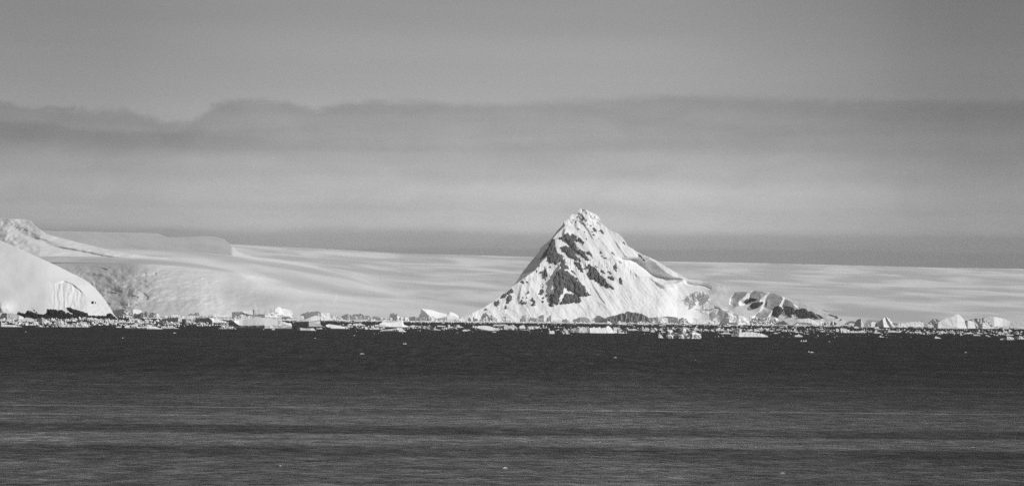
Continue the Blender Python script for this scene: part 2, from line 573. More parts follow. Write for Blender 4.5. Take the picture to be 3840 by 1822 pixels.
def crev_depth(px, py, t):
    d = 12600 + 1500 * (1000 - py) / 180. + 1.7 * (0.75 * np.clip(px - 150, 0, 600)) + 1.7 * 0.5 * np.clip(60 - px, 0, 300)
    line = interp(py, [(815, 40), (880, 90), (925, 200), (950, 330), (970, 430)])
    s = px - line                                        # gully: dark bank left of the sunlit rib
    d = d + 1.7 * 46 * np.exp(-(s / 34.0) ** 2) * sstep(py, 840, 870)
    br = sstep(px, 190, 40)
    d = d + br * (30 * fbm(px / 40., py / 28., 61, 4, 0.5) + 0.8 * facets(px, py * 1.3, 26, 66, (-1.0, 1.0)))
    d = d + 18 * fbm(px / 90., py / 20., 63, 4)
    return d


px = np.linspace(-400, 640, 300)
tag(relief('crevassed_hill', px, lambda x: interp(x, SKY_CREV) + 1.0 * fbm(x / 12., x * 0, 18, 4), lambda x: interp(x, [(-400, 1005), (640, 985)]), 90, crev_depth, M_PLATEAU, 2500),
    'crevassed snow hill at the far left with a sunlit right flank', kind='structure')

# ---- snow-domed headland on the left with a rocky foot
SKY_DOME = [(-700, 830), (-300, 860), (0, 901), (38, 917), (94, 942), (151, 968), (226, 1002), (270, 1025), (316, 1047), (340, 1064), (358, 1081), (380, 1107), (395, 1126), (410, 1148), (418, 1160), (425, 1176), (434, 1186), (446, 1199)]


def dome_depth(px, py, t):
    h = np.clip(horizon(px) + 22 - py, 0, 400)
    d = 7250 + 0.98 * (0.75 * h + 0.0012 * h * h)
    ax = interp(py, [(880, 120), (1040, 190), (1070, 225), (1120, 232), (1170, 262), (1200, 280)])
    d = d + 0.98 * 0.50 * soft(px - ax, 34) + 0.98 * 0.16 * (px - ax)
    scar = sstep(px, 165, 215) * sstep(310, 0, 1) if False else sstep(px, 165, 230) * (1 - sstep(px, 285, 330)) * sstep(py, interp(px, [(0, 1060), (170, 1046), (215, 1058), (240, 1051), (270, 1061), (300, 1085), (330, 1120)]), interp(px, [(0, 1066), (170, 1052), (215, 1064), (240, 1057), (270, 1067), (300, 1091), (330, 1126)])) * (1 - sstep(py, 1150, 1180))
    d = d + scar * (6 + 2.6 * fbm(px / 11., py / 40., 101, 4, 0.5) + 1.2 * ridged(px / 8., py / 60., 104, 2))
    low = sstep(px, 280, 310) * sstep(py, 1118, 1135)
    d = d + low * 1.6 * fbm(px / 16., py / 5., 107, 3, 0.5)
    d = d + 3.0 * fbm(px / 90., py / 70., 109, 3, 0.35)
    mound = np.exp(-((px - 5) / 34.) ** 2 - ((py - 1150) / 22.) ** 2)
    d = d - 26 * mound + mound * 3 * fbm(px / 14., py / 12., 111, 3)
    foot = sstep(py, 1183, 1196)
    d = d - foot * 6
    return d


px = np.linspace(-700, 446, 420)
dome = relief('snow_headland', px, lambda x: interp(x, SKY_DOME) + 0.4 * fbm(x / 9., x * 0, 28, 3), lambda x: np.maximum(horizon(x) + 26, interp(x, [(-700, 1190), (446, 1202)])), 190, dome_depth, M_DOME, 900)
tag(dome, 'rounded snow-covered headland with a dark rocky foot at the left edge', kind='structure')

# ---- the pyramid mountain with its long right shoulder
Z8 = lambda L: [(1740 + a * 0.3928, 760 + b * 0.3928) for a, b in L]
ZR = lambda L: [(2400 + a * 0.559, 940 + b * 0.559) for a, b in L]
SKY_MT = [(1690, 1204), (1715, 1195)] + Z8([(0, 1085), (60, 1060), (150, 1020), (280, 945), (330, 905), (430, 830), (490, 770), (560, 660), (640, 560), (715, 472), (728, 432), (780, 392), (830, 348), (890, 268), (946, 208), (950, 182), (975, 165), (1008, 146), (1014, 117), (1035, 112), (1060, 115), (1082, 112),
              (1094, 76), (1113, 56), (1135, 58), (1160, 66), (1220, 95), (1270, 118), (1290, 140), (1303, 170), (1306, 192), (1340, 220), (1390, 263), (1420, 275), (1450, 285), (1485, 305), (1515, 335), (1540, 370), (1560, 410), (1600, 435), (1640, 460)]) + \
    ZR([(20, 28), (60, 42), (100, 62), (180, 110), (270, 163), (320, 190), (400, 197), (500, 212), (600, 243), (650, 264), (700, 266), (750, 266), (830, 274), (930, 292), (1000, 320), (1100, 352), (1200, 390), (1300, 430), (1370, 464), (1420, 490)])
ARETE = [(700, 2175), (790, 2150), (826, 2112), (847, 2119), (880, 2085), (902, 2069), (935, 2058), (965, 2047), (987, 2026), (1014, 2006), (1032, 1979), (1069, 1929), (1095, 1885), (1130, 1830), (1165, 1770), (1215, 1690)]
CREST2 = [(955, 2412), (967, 2424), (982, 2456), (1007, 2480), (1021, 2497), (1036, 2521), (1046, 2562)]


def in_poly(px, py, poly):
    p = np.array(poly, float)
    inside = np.zeros(np.shape(px), bool)
    j = len(p) - 1
    for i in range(len(p)):
        xi, yi, xj, yj = p[i, 0], p[i, 1], p[j, 0], p[j, 1]
        c = ((yi > py) != (yj > py)) & (px < (xj - xi) * (py - yi) / (yj - yi + 1e-9) + xi)
        inside ^= c
        j = i
    return inside


def sdist(px, py, poly):
    """distance to a polygon's outline in pixels, positive inside"""
    p = np.array(poly, float)
    best = np.full(np.shape(px), 1e9)
    for i in range(len(p)):
        a, b = p[i - 1], p[i]
        ab = b - a
        t = np.clip(((px - a[0]) * ab[0] + (py - a[1]) * ab[1]) / (ab @ ab + 1e-9), 0, 1)
        best = np.minimum(best, np.hypot(px - a[0] - t * ab[0], py - a[1] - t * ab[1]))
    return np.where(in_poly(px, py, poly), best, -best)


Z4 = lambda L: [(2500 + a * 0.27174, 1040 + b * 0.27174) for a, b in L]
ICEFALL = Z4([(170, 240), (330, 230), (480, 180), (600, 280), (560, 360), (800, 450), (1000, 490), (900, 560), (560, 520), (360, 430), (210, 370)])
HOLLOW = Z4([(880, 290), (940, 215), (1180, 182), (1440, 212), (1600, 270), (1690, 330), (1830, 420), (1700, 430), (1480, 400), (1440, 560), (1150, 560), (1280, 480), (1350, 340), (1020, 390), (870, 370)])


GULLIES = [([(2096, 985), (2073, 1030), (2057, 1073), (2050, 1100)], 13, 26), ([(2114, 852), (2107, 875), (2117, 896), (2132, 910)], 9, 18), ([(2083, 1065), (2067, 1103), (2057, 1130)], 12, 20),
           ([(2030, 990), (2041, 1005), (2036, 1040)], 8, 10), ([(1985, 1030), (1975, 1075), (1965, 1120)], 10, 8), ([(1950, 1060), (1942, 1100), (1938, 1140)], 9, 7),
           ([(2190, 975), (2196, 1015), (2215, 1060), (2245, 1110), (2275, 1150)], 5, 6), ([(2160, 800), (2180, 830), (2205, 870), (2225, 905)], 6, 7), ([(2250, 900), (2290, 960), (2330, 1030)], 7, 5), ([(2300, 900), (2345, 970), (2390, 1045)], 7, 5)]


def mount_depth(px, py, t):
    mpp = 1.32
    h = np.clip(horizon(px) + 16 - py, 0, 500)
    hill = sstep(px, 2480, 2640)
    d = 9700 + mpp * (0.92 * h) * (1 - hill) + mpp * (0.55 * h + 110) * hill * 0.9
    d = d + mpp * (0.22 * np.clip(px - 1980, -400, 120) + 0.35 * np.clip(px - 2100, 0, 440)) - mpp * 0.10 * np.clip(px - 2540, 0, 700)
    xa = interp(py, ARETE)
    left = np.clip(xa - px, 0, 300)
    d = d + mpp * 2.6 * left
    # broad faces and hollows
    msk = sstep(px - xa, 0, 30)
    d = d + msk * (1 - hill) * (13 * fbm(px / 150., py / 150., 201, 3, 0.45) + 5 * fbm((px * 0.8 - py * 0.6) / 40., (px * 0.6 + py * 0.8) / 110., 204, 4, 0.55))
    # flutes: falling to the right on the right-hand face, nearly straight down on the left-hand one
    kr = sstep(px + 0.35 * (py - 900), 2090, 2200)
    q1 = px + 0.25 * py
    q2 = px * 1.25 - py * 0.85
    al1, al2 = py - 0.25 * px, px * 0.85 + py * 1.25
    fl = (1 - kr) * fbm(q1 / 9., al1 / 120., 211, 3, 0.6) + kr * fbm(q2 / 9., al2 / 150., 214, 3, 0.6)
    d = d + msk * (1 - hill) * 0.75 * fl
    lowfan = sstep(py, 1050, 1110) * (1 - hill)
    d = d + lowfan * (1.1 * fbm(px / 12., py / 9., 221, 4, 0.6))
    # summit cornices: rounded mushrooms of snow
    top = sstep(py, 880, 800)
    d = d + top * (9 * fbm(px / 16., py / 13., 231, 4, 0.55))
    cap = np.exp(-((px - 2205) / 34.) ** 2 - ((py - 812) / 26.) ** 2)
    d = d - 26 * cap
    # second crest on the right with a fluted bowl below it
    xc = interp(py, CREST2)
    s = px - xc
    inb = sstep(py, 962, 975) * (1 - sstep(py, 1040, 1066))
    bowl = np.where(s < 0, np.clip(-s, 0, 62) * np.clip(1 - (-s - 62) / 60., 0, 1), 0)
    d = d + inb * mpp * 0.78 * bowl + inb * (s < 0) * 2.2 * fbm(px / 5., py / 60., 241, 3, 0.6) * np.clip(-s / 10, 0, 1)
    # lip under the bowl
    xl = interp(px, [(2430, 1030), (2470, 1056), (2490, 1066), (2530, 1062), (2560, 1050)])
    d = d - 16 * sstep(px, 2432, 2450) * (1 - sstep(px, 2545, 2575)) * np.exp(-((py - xl - 5) / 7.) ** 2)
    # crack lines and swells on the shoulder
    sw = np.exp(-((py - interp(px, [(2560, 1056), (2600, 1068), (2640, 1070), (2665, 1080)])) / 5.) ** 2) * sstep(px, 2565, 2580) * (1 - sstep(px, 2655, 2670))
    d = d + 14 * sw
    d = d + hill * 5 * fbm(px / 80., py / 45., 251, 3, 0.4)
    # icefall
    sd = sdist(px, py, ICEFALL)
    m1 = sstep(sd, -3, 5)
    d = d + m1 * mpp * (facets(px + 9 * fbm(px / 24., py / 24., 266, 2), py * 1.2 + 7 * fbm(px / 20., py / 20., 268, 2), 30, 262, (-1.5, 0.4), (-0.3, 0.3)) + 1.0 * fbm(px / 12., py / 12., 264, 3) - 5)
    # hollow with hanging ice, turned away from the sun
    sd2 = sdist(px, py, HOLLOW)
    m2 = sstep(sd2, -2, 4)
    # hanging ice: long panels turned left, each ending in a short lit rib
    q = (px + 0.75 * (py - 1120)) / 74.0 + 0.18 * fbm(px / 60., py / 50., 273, 2)
    fr = q - np.floor(q)
    saw = np.where(fr < 0.68, 0.5 - fr / 0.68, (fr - 0.68) / 0.32 - 0.5)
    d = d + m2 * mpp * (8 + 38 * saw)
    # gullies falling from the ridge: a shaded bank on the right of each
    for line, wd_, am in GULLIES:
        yy = [c[1] for c in line]
        s = px - interp(py, [(c[1], c[0]) for c in line])
        inr = sstep(py, min(yy), min(yy) + 14) * (1 - sstep(py, max(yy) - 18, max(yy)))
        f = np.clip(s / wd_, 0, 1) * np.clip((5 * wd_ - s) / (4 * wd_), 0, 1)
        d = d - inr * am * f
    return d


px = np.concatenate([np.linspace(1690, 1760, 20)[:-1], np.linspace(1760, 2620, 430)[:-1], np.linspace(2620, 3190, 430)])
mount = relief('mountain', px, lambda x: interp(x, SKY_MT) + 0.9 * fbm(x / 8., x * 0, 38, 4), lambda x: horizon(x) + 18, 230, mount_depth, M_MOUNT, 1500)
tag(mount, 'steep pyramid-shaped snow mountain with dark rock faces and a long right shoulder', kind='structure')


def outcrop(poly, depth, mat, parent, proud, step, seed, jag, rough):
    p = np.array(poly, float)
    x0, y0 = p.min(0) - 3
    x1, y1 = p.max(0) + 3
    nx, ny = max(6, int((x1 - x0) / step)), max(6, int((y1 - y0) / step))
    gx, gy = np.meshgrid(np.linspace(x0, x1, nx), np.linspace(y0, y1, ny), indexing='ij')
    sd = sdist(gx, gy, poly) + jag * fbm(gx / (jag * 2.2 + 2), gy / (jag * 2.2 + 2), seed, 4, 0.6)
    sd = sd - np.clip(fbm(gx / 17., gy / 15., seed + 40, 4, 0.6) - 0.70, 0, 1) * 16      # pockets of snow
    D = depth(gx, gy, None)
    r = rough * (fbm(gx / 11., gy / 14., seed + 7, 5, 0.6) + 0.6 * ridged(gx / 15., gy / 26., seed + 9, 4))
    off = np.clip(sd * 1.1, -proud, proud) + r * np.clip(sd / 3., 0, 1)
    V = at(gx, gy, D - off)
    F = grid_faces(nx, ny)
    ok = (sd.ravel()[F] > -1.0).all(1)
    if ok.sum() < 3:
        return None
    F = F[ok]
    used, inv = np.unique(F, return_inverse=True)
    return make_obj('rock_outcrop', V.reshape(-1, 3)[used], inv.reshape(-1, 4), mat, parent, smooth=False)


ZM1 = (2000, 760, 0.16367)
ZM2 = (1900, 920, 0.19637)
ZM3 = (2200, 920, 0.16367)
ZM8 = (1740, 760, 0.3928)
ROCKS = [
    (ZM2, [(1070, 430), (1160, 495), (1260, 570), (1370, 650), (1430, 710), (1495, 800), (1540, 885), (1615, 955), (1500, 980), (1410, 975), (1350, 930), (1290, 905), (1240, 870), (1180, 880), (1140, 850), (1112, 770), (1085, 880), (1025, 960), (1000, 1050), (1005, 1130), (900, 1110), (895, 1160), (840, 1175), (795, 1140), (830, 1050), (810, 950), (880, 920), (930, 800), (910, 700), (865, 665), (900, 600), (940, 520), (1000, 470)]),
    (ZM2, [(1130, 890), (1200, 930), (1290, 920), (1390, 960), (1440, 1075), (1310, 1100), (1240, 1105), (1090, 1135), (1030, 1125), (1060, 1020), (1100, 930)]),
    (ZM2, [(840, 140), (920, 90), (1005, 140), (1082, 200), (1066, 305), (940, 362), (845, 340), (778, 295), (800, 190)]),
    (ZM2, [(1040, 280), (1105, 272), (1132, 330), (1122, 368), (1180, 405), (1200, 460), (1130, 455), (1050, 455), (1018, 390)]),
    (ZM2, [(785, 40), (830, -80), (900, -125), (960, -20), (950, 90), (880, 120), (850, 175), (760, 195), (700, 240), (640, 275), (690, 165)]),
    (ZM2, [(1020, 40), (1110, 0), (1210, 30), (1300, 100), (1320, 180), (1380, 310), (1300, 270), (1200, 240), (1140, 190), (1080, 130)]),
    (ZM1, [(700, 740), (780, 690), (830, 740), (870, 780), (860, 720), (900, 680), (960, 750), (1010, 820), (1060, 800), (1120, 820), (1150, 880), (1185, 940), (1130, 960), (1090, 900), (1000, 900), (950, 890), (990, 960), (1040, 1040), (980, 1100), (880, 1080), (800, 960), (740, 900), (710, 800)]),
    (ZM2, [(1310, 110), (1390, 60), (1480, 110), (1560, 115), (1610, 140), (1650, 200), (1640, 260), (1600, 180), (1530, 160), (1490, 140), (1500, 190), (1560, 250), (1630, 290), (1600, 310), (1500, 280), (1420, 200)]),
    (ZM2, [(1340, 230), (1380, 240), (1440, 310), (1440, 330), (1390, 310)]),
    (ZM2, [(1280, 320), (1310, 290), (1370, 320), (1420, 360), (1475, 480), (1460, 525), (1400, 490), (1350, 430), (1320, 370)]),
    (ZM2, [(1520, 400), (1580, 345), (1640, 400), (1720, 440), (1790, 580), (1860, 620), (1920, 690), (2000, 760), (2050, 830), (1950, 810), (1880, 800), (1800, 750), (1700, 690), (1600, 630), (1550, 560), (1570, 500)]),
    (ZM2, [(1670, 390), (1700, 380), (1740, 410), (1730, 440)]),
    (ZM2, [(1800, 470), (1830, 460), (1885, 530), (1870, 545), (1820, 520)]),
    (ZM3, [(470, 705), (560, 700), (640, 750), (620, 810), (560, 790), (490, 750)]),
    (ZM3, [(720, 760), (780, 735), (830, 790), (820, 910), (770, 870)]),
    (ZM3, [(600, 460), (660, 450), (710, 530), (690, 545), (660, 510), (700, 600), (650, 590), (610, 530)]),
    (ZM3, [(530, 150), (600, 160), (640, 220), (600, 210)]),
    (ZM3, [(300, 120), (340, 150), (350, 205), (310, 185)]),
    (ZM3, [(380, 275), (460, 285), (465, 312), (390, 305)]),
    (ZM3, [(320, 225), (385, 240), (380, 265), (330, 255)]),
    (ZM3, [(515, 285), (558, 340), (540, 350), (520, 310)]),
    (ZM3, [(740, 352), (815, 400), (790, 418), (750, 380)]),
    (ZM3, [(1195, 190), (1260, 240), (1310, 310), (1340, 380), (1290, 350), (1240, 290), (1200, 240)]),
    (ZM3, [(480, 600), (520, 590), (590, 650), (550, 670), (500, 630)]),
    (ZM3, [(445, 480), (495, 490), (485, 522), (450, 512)]),
    (ZM2, [(700, 480), (750, 440), (780, 520), (785, 600), (750, 600), (755, 660), (700, 630), (690, 570), (710, 530)]),
    (ZM2, [(600, 545), (640, 500), (685, 490), (670, 530)]),
    (ZM2, [(555, 470), (580, 460), (592, 510), (565, 525)]),
    (ZM2, [(605, 390), (635, 360), (642, 390), (620, 418)]),
    (ZM2, [(790, 425), (825, 368), (857, 432)]),
    (ZM2, [(800, 538), (837, 538), (830, 564)]),
    (ZM2, [(610, 930), (640, 860), (680, 820), (720, 880), (700, 940), (650, 960)]),
    (ZM2, [(680, 728), (707, 740), (695, 812), (673, 800)]),
    (ZM2, [(373, 912), (420, 858), (442, 912), (400, 932)]),
    (ZM2, [(288, 992), (322, 958), (322, 1012), (293, 1014)]),
    (ZM2, [(225, 1100), (290, 1030), (312, 1040), (300, 1090), (350, 1060), (385, 980), (395, 1000), (370, 1060), (397, 1090), (370, 1130), (315, 1132), (280, 1110)]),
    (ZM2, [(455, 1040), (490, 990), (530, 1040), (557, 1090), (545, 1152), (500, 1162), (460, 1142), (490, 1080)]),
    (ZM2, [(658, 1070), (690, 1038), (714, 1080), (680, 1102)]),
    (ZM2, [(663, 1000), (712, 968), (717, 1012), (690, 1032)]),
    (ZM2, [(733, 950), (772, 928), (772, 972)]),
    (ZM2, [(0, 910), (40, 850), (100, 820), (147, 880), (120, 912), (60, 922), (0, 962)]),
    (ZM2, [(0, 990), (50, 930), (100, 960), (112, 1020), (60, 1070), (20, 1122), (-12, 1112)]),
    (ZM2, [(-70, 930), (-20, 900), (10, 940), (-20, 990), (-90, 1010), (-120, 1000)]),
    (ZM8, [(288, 945), (330, 928), (342, 960), (312, 992), (290, 972)]),
    (ZM8, [(383, 1000), (405, 973), (412, 1015), (385, 1020)]),
    (ZM8, [(193, 1015), (215, 1003), (222, 1025), (200, 1034)]),
    (ZM2, [(248, 702), (300, 668), (352, 720), (320, 737)]),
    (ZM2, [(328, 642), (350, 612), (368, 652)]),
    (ZM2, [(368, 670), (412, 690), (412, 732), (383, 716)]),
    (ZM1, [(1092, 272), (1130, 290), (1190, 360), (1203, 412), (1160, 392), (1120, 332)]),
    (ZM1, [(1083, 360), (1112, 353), (1153, 420), (1130, 432)]),
    (ZM1, [(1108, 458), (1150, 468), (1213, 528), (1190, 534)]),
    (ZM1, [(1288, 456), (1324, 458), (1310, 494)]),
    (ZM1, [(1298, 506), (1344, 520), (1330, 556)]),
    (ZM1, [(1360, 495), (1398, 490), (1392, 525)]),
    (ZM1, [(1358, 590), (1400, 558), (1440, 620), (1474, 692), (1440, 698), (1370, 632)]),
    (ZM1, [(1498, 650), (1560, 618), (1612, 660), (1638, 738), (1560, 692)]),
    (ZM1, [(1346, 735), (1380, 712), (1424, 750), (1390, 764)]),
    (ZM1, [(1456, 766), (1515, 834), (1488, 830)]),
    (ZM1, [(942, 408), (980, 430), (1003, 494), (970, 460)]),
    (ZM1, [(1006, 578), (1054, 590), (1052, 635), (1018, 612)]),
    (ZM1, [(945, 498), (996, 542), (958, 534)]),
    (ZM1, [(1192, 796), (1222, 810), (1248, 874), (1208, 852)]),
    (ZM1, [(1132, 646), (1190, 660), (1176, 694)]),
    (ZM1, [(528, 822), (570, 798), (640, 788), (684, 874), (640, 850), (600, 832)]),
    (ZM1, [(2026, 866), (2080, 900), (2155, 995), (2090, 952)]),
    (ZM1, [(1306, 658), (1364, 648), (1362, 694)]),
    (ZM2, [(880, 340), (960, 340), (990, 370), (940, 385)]),
    (ZM2, [(1215, 440), (1260, 480), (1330, 555), (1290, 540), (1240, 500)]),
    (ZM1, [(1520, 1100), (1560, 1120), (1570, 1180), (1535, 1165)]),
]
for i, ((ox, oy, s), L) in enumerate(ROCKS):
    poly = [(ox + a * s, oy + b * s) for a, b in L]
    pa = np.array(poly)
    size = math.sqrt((pa[:, 0].max() - pa[:, 0].min()) * (pa[:, 1].max() - pa[:, 1].min()))
    jag = 1.3 + min(3.2, size / 18.0)
    outcrop(poly, mount_depth, M_ROCK, mount, 3.0 + min(5, size / 14.), 1.3 if size < 30 else 1.7, 300 + i * 11, jag, 1.5 + min(4.5, size / 22.))



def scatter_rocks():
    """loose stones and ribs showing through the snow round the larger outcrops"""
    gx, gy = np.meshgrid(np.arange(1850, 2420, 1.3), np.arange(785, 1165, 1.3), indexing='ij')
    near = np.full(gx.shape, -1e9)
    for (ox, oy, s), L in ROCKS:
        poly = np.array([(ox + a * s, oy + b * s) for a, b in L])
        if np.ptp(poly[:, 0]) * np.ptp(poly[:, 1]) < 60:
            continue
        x0, y0 = poly.min(0) - 16
        x1, y1 = poly.max(0) + 16
        i0, i1 = np.searchsorted(gx[:, 0], (x0, x1))
        j0, j1 = np.searchsorted(gy[0], (y0, y1))
        sub = (slice(i0, i1), slice(j0, j1))
        near[sub] = np.maximum(near[sub], sdist(gx[sub], gy[sub], poly))
    q1, q2 = gx * 0.8 - gy * 0.6, gx * 0.6 + gy * 0.8
    sd = (fbm(q1 / 3.2, q2 / 7.0, 811, 3, 0.55) - 0.62 + 0.035 * near) * 6
    sd = np.where((near > -13) & (near < 1), sd, -9)
    D = mount_depth(gx, gy, None)
    V = at(gx, gy, D - np.clip(sd * 1.2, -2, 2.5))
    F = grid_faces(*gx.shape)
    F = F[(sd.ravel()[F] > -0.5).all(1)]
    used, inv = np.unique(F, return_inverse=True)
    tag(make_obj('loose_rock', V.reshape(-1, 3)[used], inv.reshape(-1, 4), M_ROCK, mount, smooth=False), kind='stuff')


scatter_rocks()

ZE = (2400, 1080, 0.2484)
ZF = (3000, 1080, 0.18)
HILLROCKS = [
    (ZE, [(1555, 215), (1600, 170), (1680, 150), (1775, 165), (1745, 195), (1650, 218), (1595, 236)]),
    (ZE, [(1660, 255), (1700, 220), (1790, 210), (1872, 203), (1850, 242), (1790, 290), (1700, 322), (1663, 295)]),
    (ZE, [(1880, 250), (1895, 212), (1922, 208), (1907, 292), (1882, 278)]),
    (ZE, [(1990, 400), (2000, 330), (2030, 285), (2090, 265), (2145, 285), (2160, 340), (2135, 395), (2097, 412), (2087, 447), (2020, 432)]),
    (ZE, [(2158, 280), (2220, 270), (2300, 290), (2332, 312), (2340, 395), (2290, 395), (2297, 432), (2270, 452), (2200, 400), (2172, 340)]),
    (ZE, [(2340, 320), (2440, 300), (2500, 310), (2555, 360), (2590, 410), (2608, 440), (2590, 458), (2480, 458), (2400, 456), (2370, 420), (2340, 380)]),
    (ZF, [(180, 468), (260, 488), (330, 560), (377, 620), (370, 652), (300, 640), (240, 570)]),
    (ZF, [(318, 528), (420, 560), (494, 632), (430, 634), (380, 572)]),
    (ZF, [(578, 545), (640, 538), (720, 575), (760, 570), (803, 620), (790, 642), (740, 605), (680, 582)]),
    (ZF, [(818, 655), (860, 643), (883, 660), (860, 680)]),
    (ZF, [(470, 452), (520, 462), (580, 495), (530, 480)]),
]
for i, ((ox, oy, s), L) in enumerate(HILLROCKS):
    poly = [(ox + a * s, oy + b * s) for a, b in L]
    outcrop(poly, mount_depth, M_ROCKH, mount, 8.0, 1.5, 700 + i * 13, 1.6, 3.5)

ZS0 = (0, 1140, 0.12811)
ZS1 = (320, 1140, 0.12811)
ZA = (0, 1080, 0.2484)
SHORE = [
    (ZS0, [(490, 290), (550, 260), (545, 205), (610, 250), (700, 270), (775, 272), (745, 228), (795, 232), (772, 190), (850, 183), (950, 220), (1010, 245), (1060, 275), (1120, 290), (1130, 480), (900, 480), (700, 440), (640, 350)]),
    (ZS0, [(1110, 285), (1200, 298), (1280, 300), (1330, 270), (1385, 262), (1383, 148), (1500, 146), (1620, 153), (1700, 182), (1800, 158), (1900, 210), (1940, 270), (1990, 238), (2080, 290), (2165, 290), (2200, 480), (1500, 490), (1110, 480)]),
    (ZS0, [(1908, 100), (2030, 93), (2180, 150), (2330, 188), (2560, 260), (2580, 330), (2580, 470), (2400, 470), (2180, 400), (2130, 260), (2020, 200)]),
    (ZS1, [(-20, 250), (60, 260), (75, 330), (300, 338), (600, 338), (640, 290), (740, 258), (800, 300), (880, 380), (940, 430), (960, 470), (700, 470), (400, 470), (-20, 470)]),
    (ZA, [(1376, 205), (1412, 192), (1417, 238), (1382, 238)]),
    (ZA, [(1428, 205), (1442, 205), (1450, 238), (1440, 238)]),
    (ZS0, [(880, 62), (930, 95), (1000, 160), (1080, 230), (1110, 285), (1040, 230), (960, 150)]),
]
for i, ((ox, oy, s), L) in enumerate(SHORE):
    poly = [(ox + a * s, oy + b * s) for a, b in L]
    small = i in (4, 5)
    outcrop(poly, dome_depth, M_ROCKD, dome, 2.0 if small else 9.0, 0.7 if small else 1.1, 900 + i * 17, 0.8 if small else 1.8, 0.8 if small else 4.5)

# ---- fast ice along the far shore: a flat snowy sheet with a ragged edge
EDGE = [(-900, 1183), (380, 1190), (480, 1191), (650, 1195.5), (830, 1198.5), (1100, 1201.5), (1360, 1204), (1600, 1207), (1860, 1209.5), (2000, 1211), (2170, 1213), (2500, 1216), (2620, 1218.5), (2850, 1221), (3130, 1224), (3350, 1228), (3700, 1232), (3840, 1233.5), (4800, 1243)]


def build_fast():
    px = np.linspace(-900, 4800, 900)
    e = interp(px, EDGE) + 0.9 * fbm(px / 60., px * 0, 400, 4, 0.6) + 0.5 * fbm(px / 9., px * 0, 404, 3)
    d = ray(px, e)
    t = -CAM_H / d[:, 2]
    front = d * t[:, None]
    front[:, 2] = 0
    rows = []
    for k, (dz_, dyb) in enumerate([(-0.4, -2), (0.35, 0), (0.6, 60)]):
        q = front.copy()
        q[:, 1] += dyb
        q[:, 2] = dz_
        rows.append(q)
    for fr in (0.25, 0.5, 0.75, 1.0):
        q = front.copy()
        q[:, 1] = front[:, 1] * (1 - fr) + 12600 * fr
        q[:, 0] = front[:, 0] * q[:, 1] / front[:, 1]
        q[:, 2] = 0.7 + 0.5 * fbm(q[:, 0] / 150., q[:, 1] / 150., 410, 3)
        rows.append(q)
    V = np.stack(rows, 1)
    o = make_obj('sea_ice', V, grid_faces(len(px), V.shape[1]), M_FAST)
    tag(o, 'flat snow-covered sea ice along the foot of the mountain', kind='structure')


build_fast()

# ------------------------------------------------------------------ icebergs
ZONES = {'S0': (0, 1140), 'S1': (320, 1140), 'S2': (640, 1140), 'S3': (960, 1140), 'S4': (1280, 1140), 'S5': (1600, 1140),
         'S6': (1920, 1150), 'S7': (2240, 1150), 'S8': (2560, 1160), 'S9': (2880, 1160), 'S10': (3200, 1170), 'S11': (3510, 1160)}
SZ = 330.0 / 2576.0
BERGS = []          # bookkeeping for the labels of the small pieces


def pts(s, z):
    ox, oy = ZONES[z]
    return [(ox + float(a) * SZ, oy + float(b) * SZ) for a, b in (q.split() for q in s.split(','))]


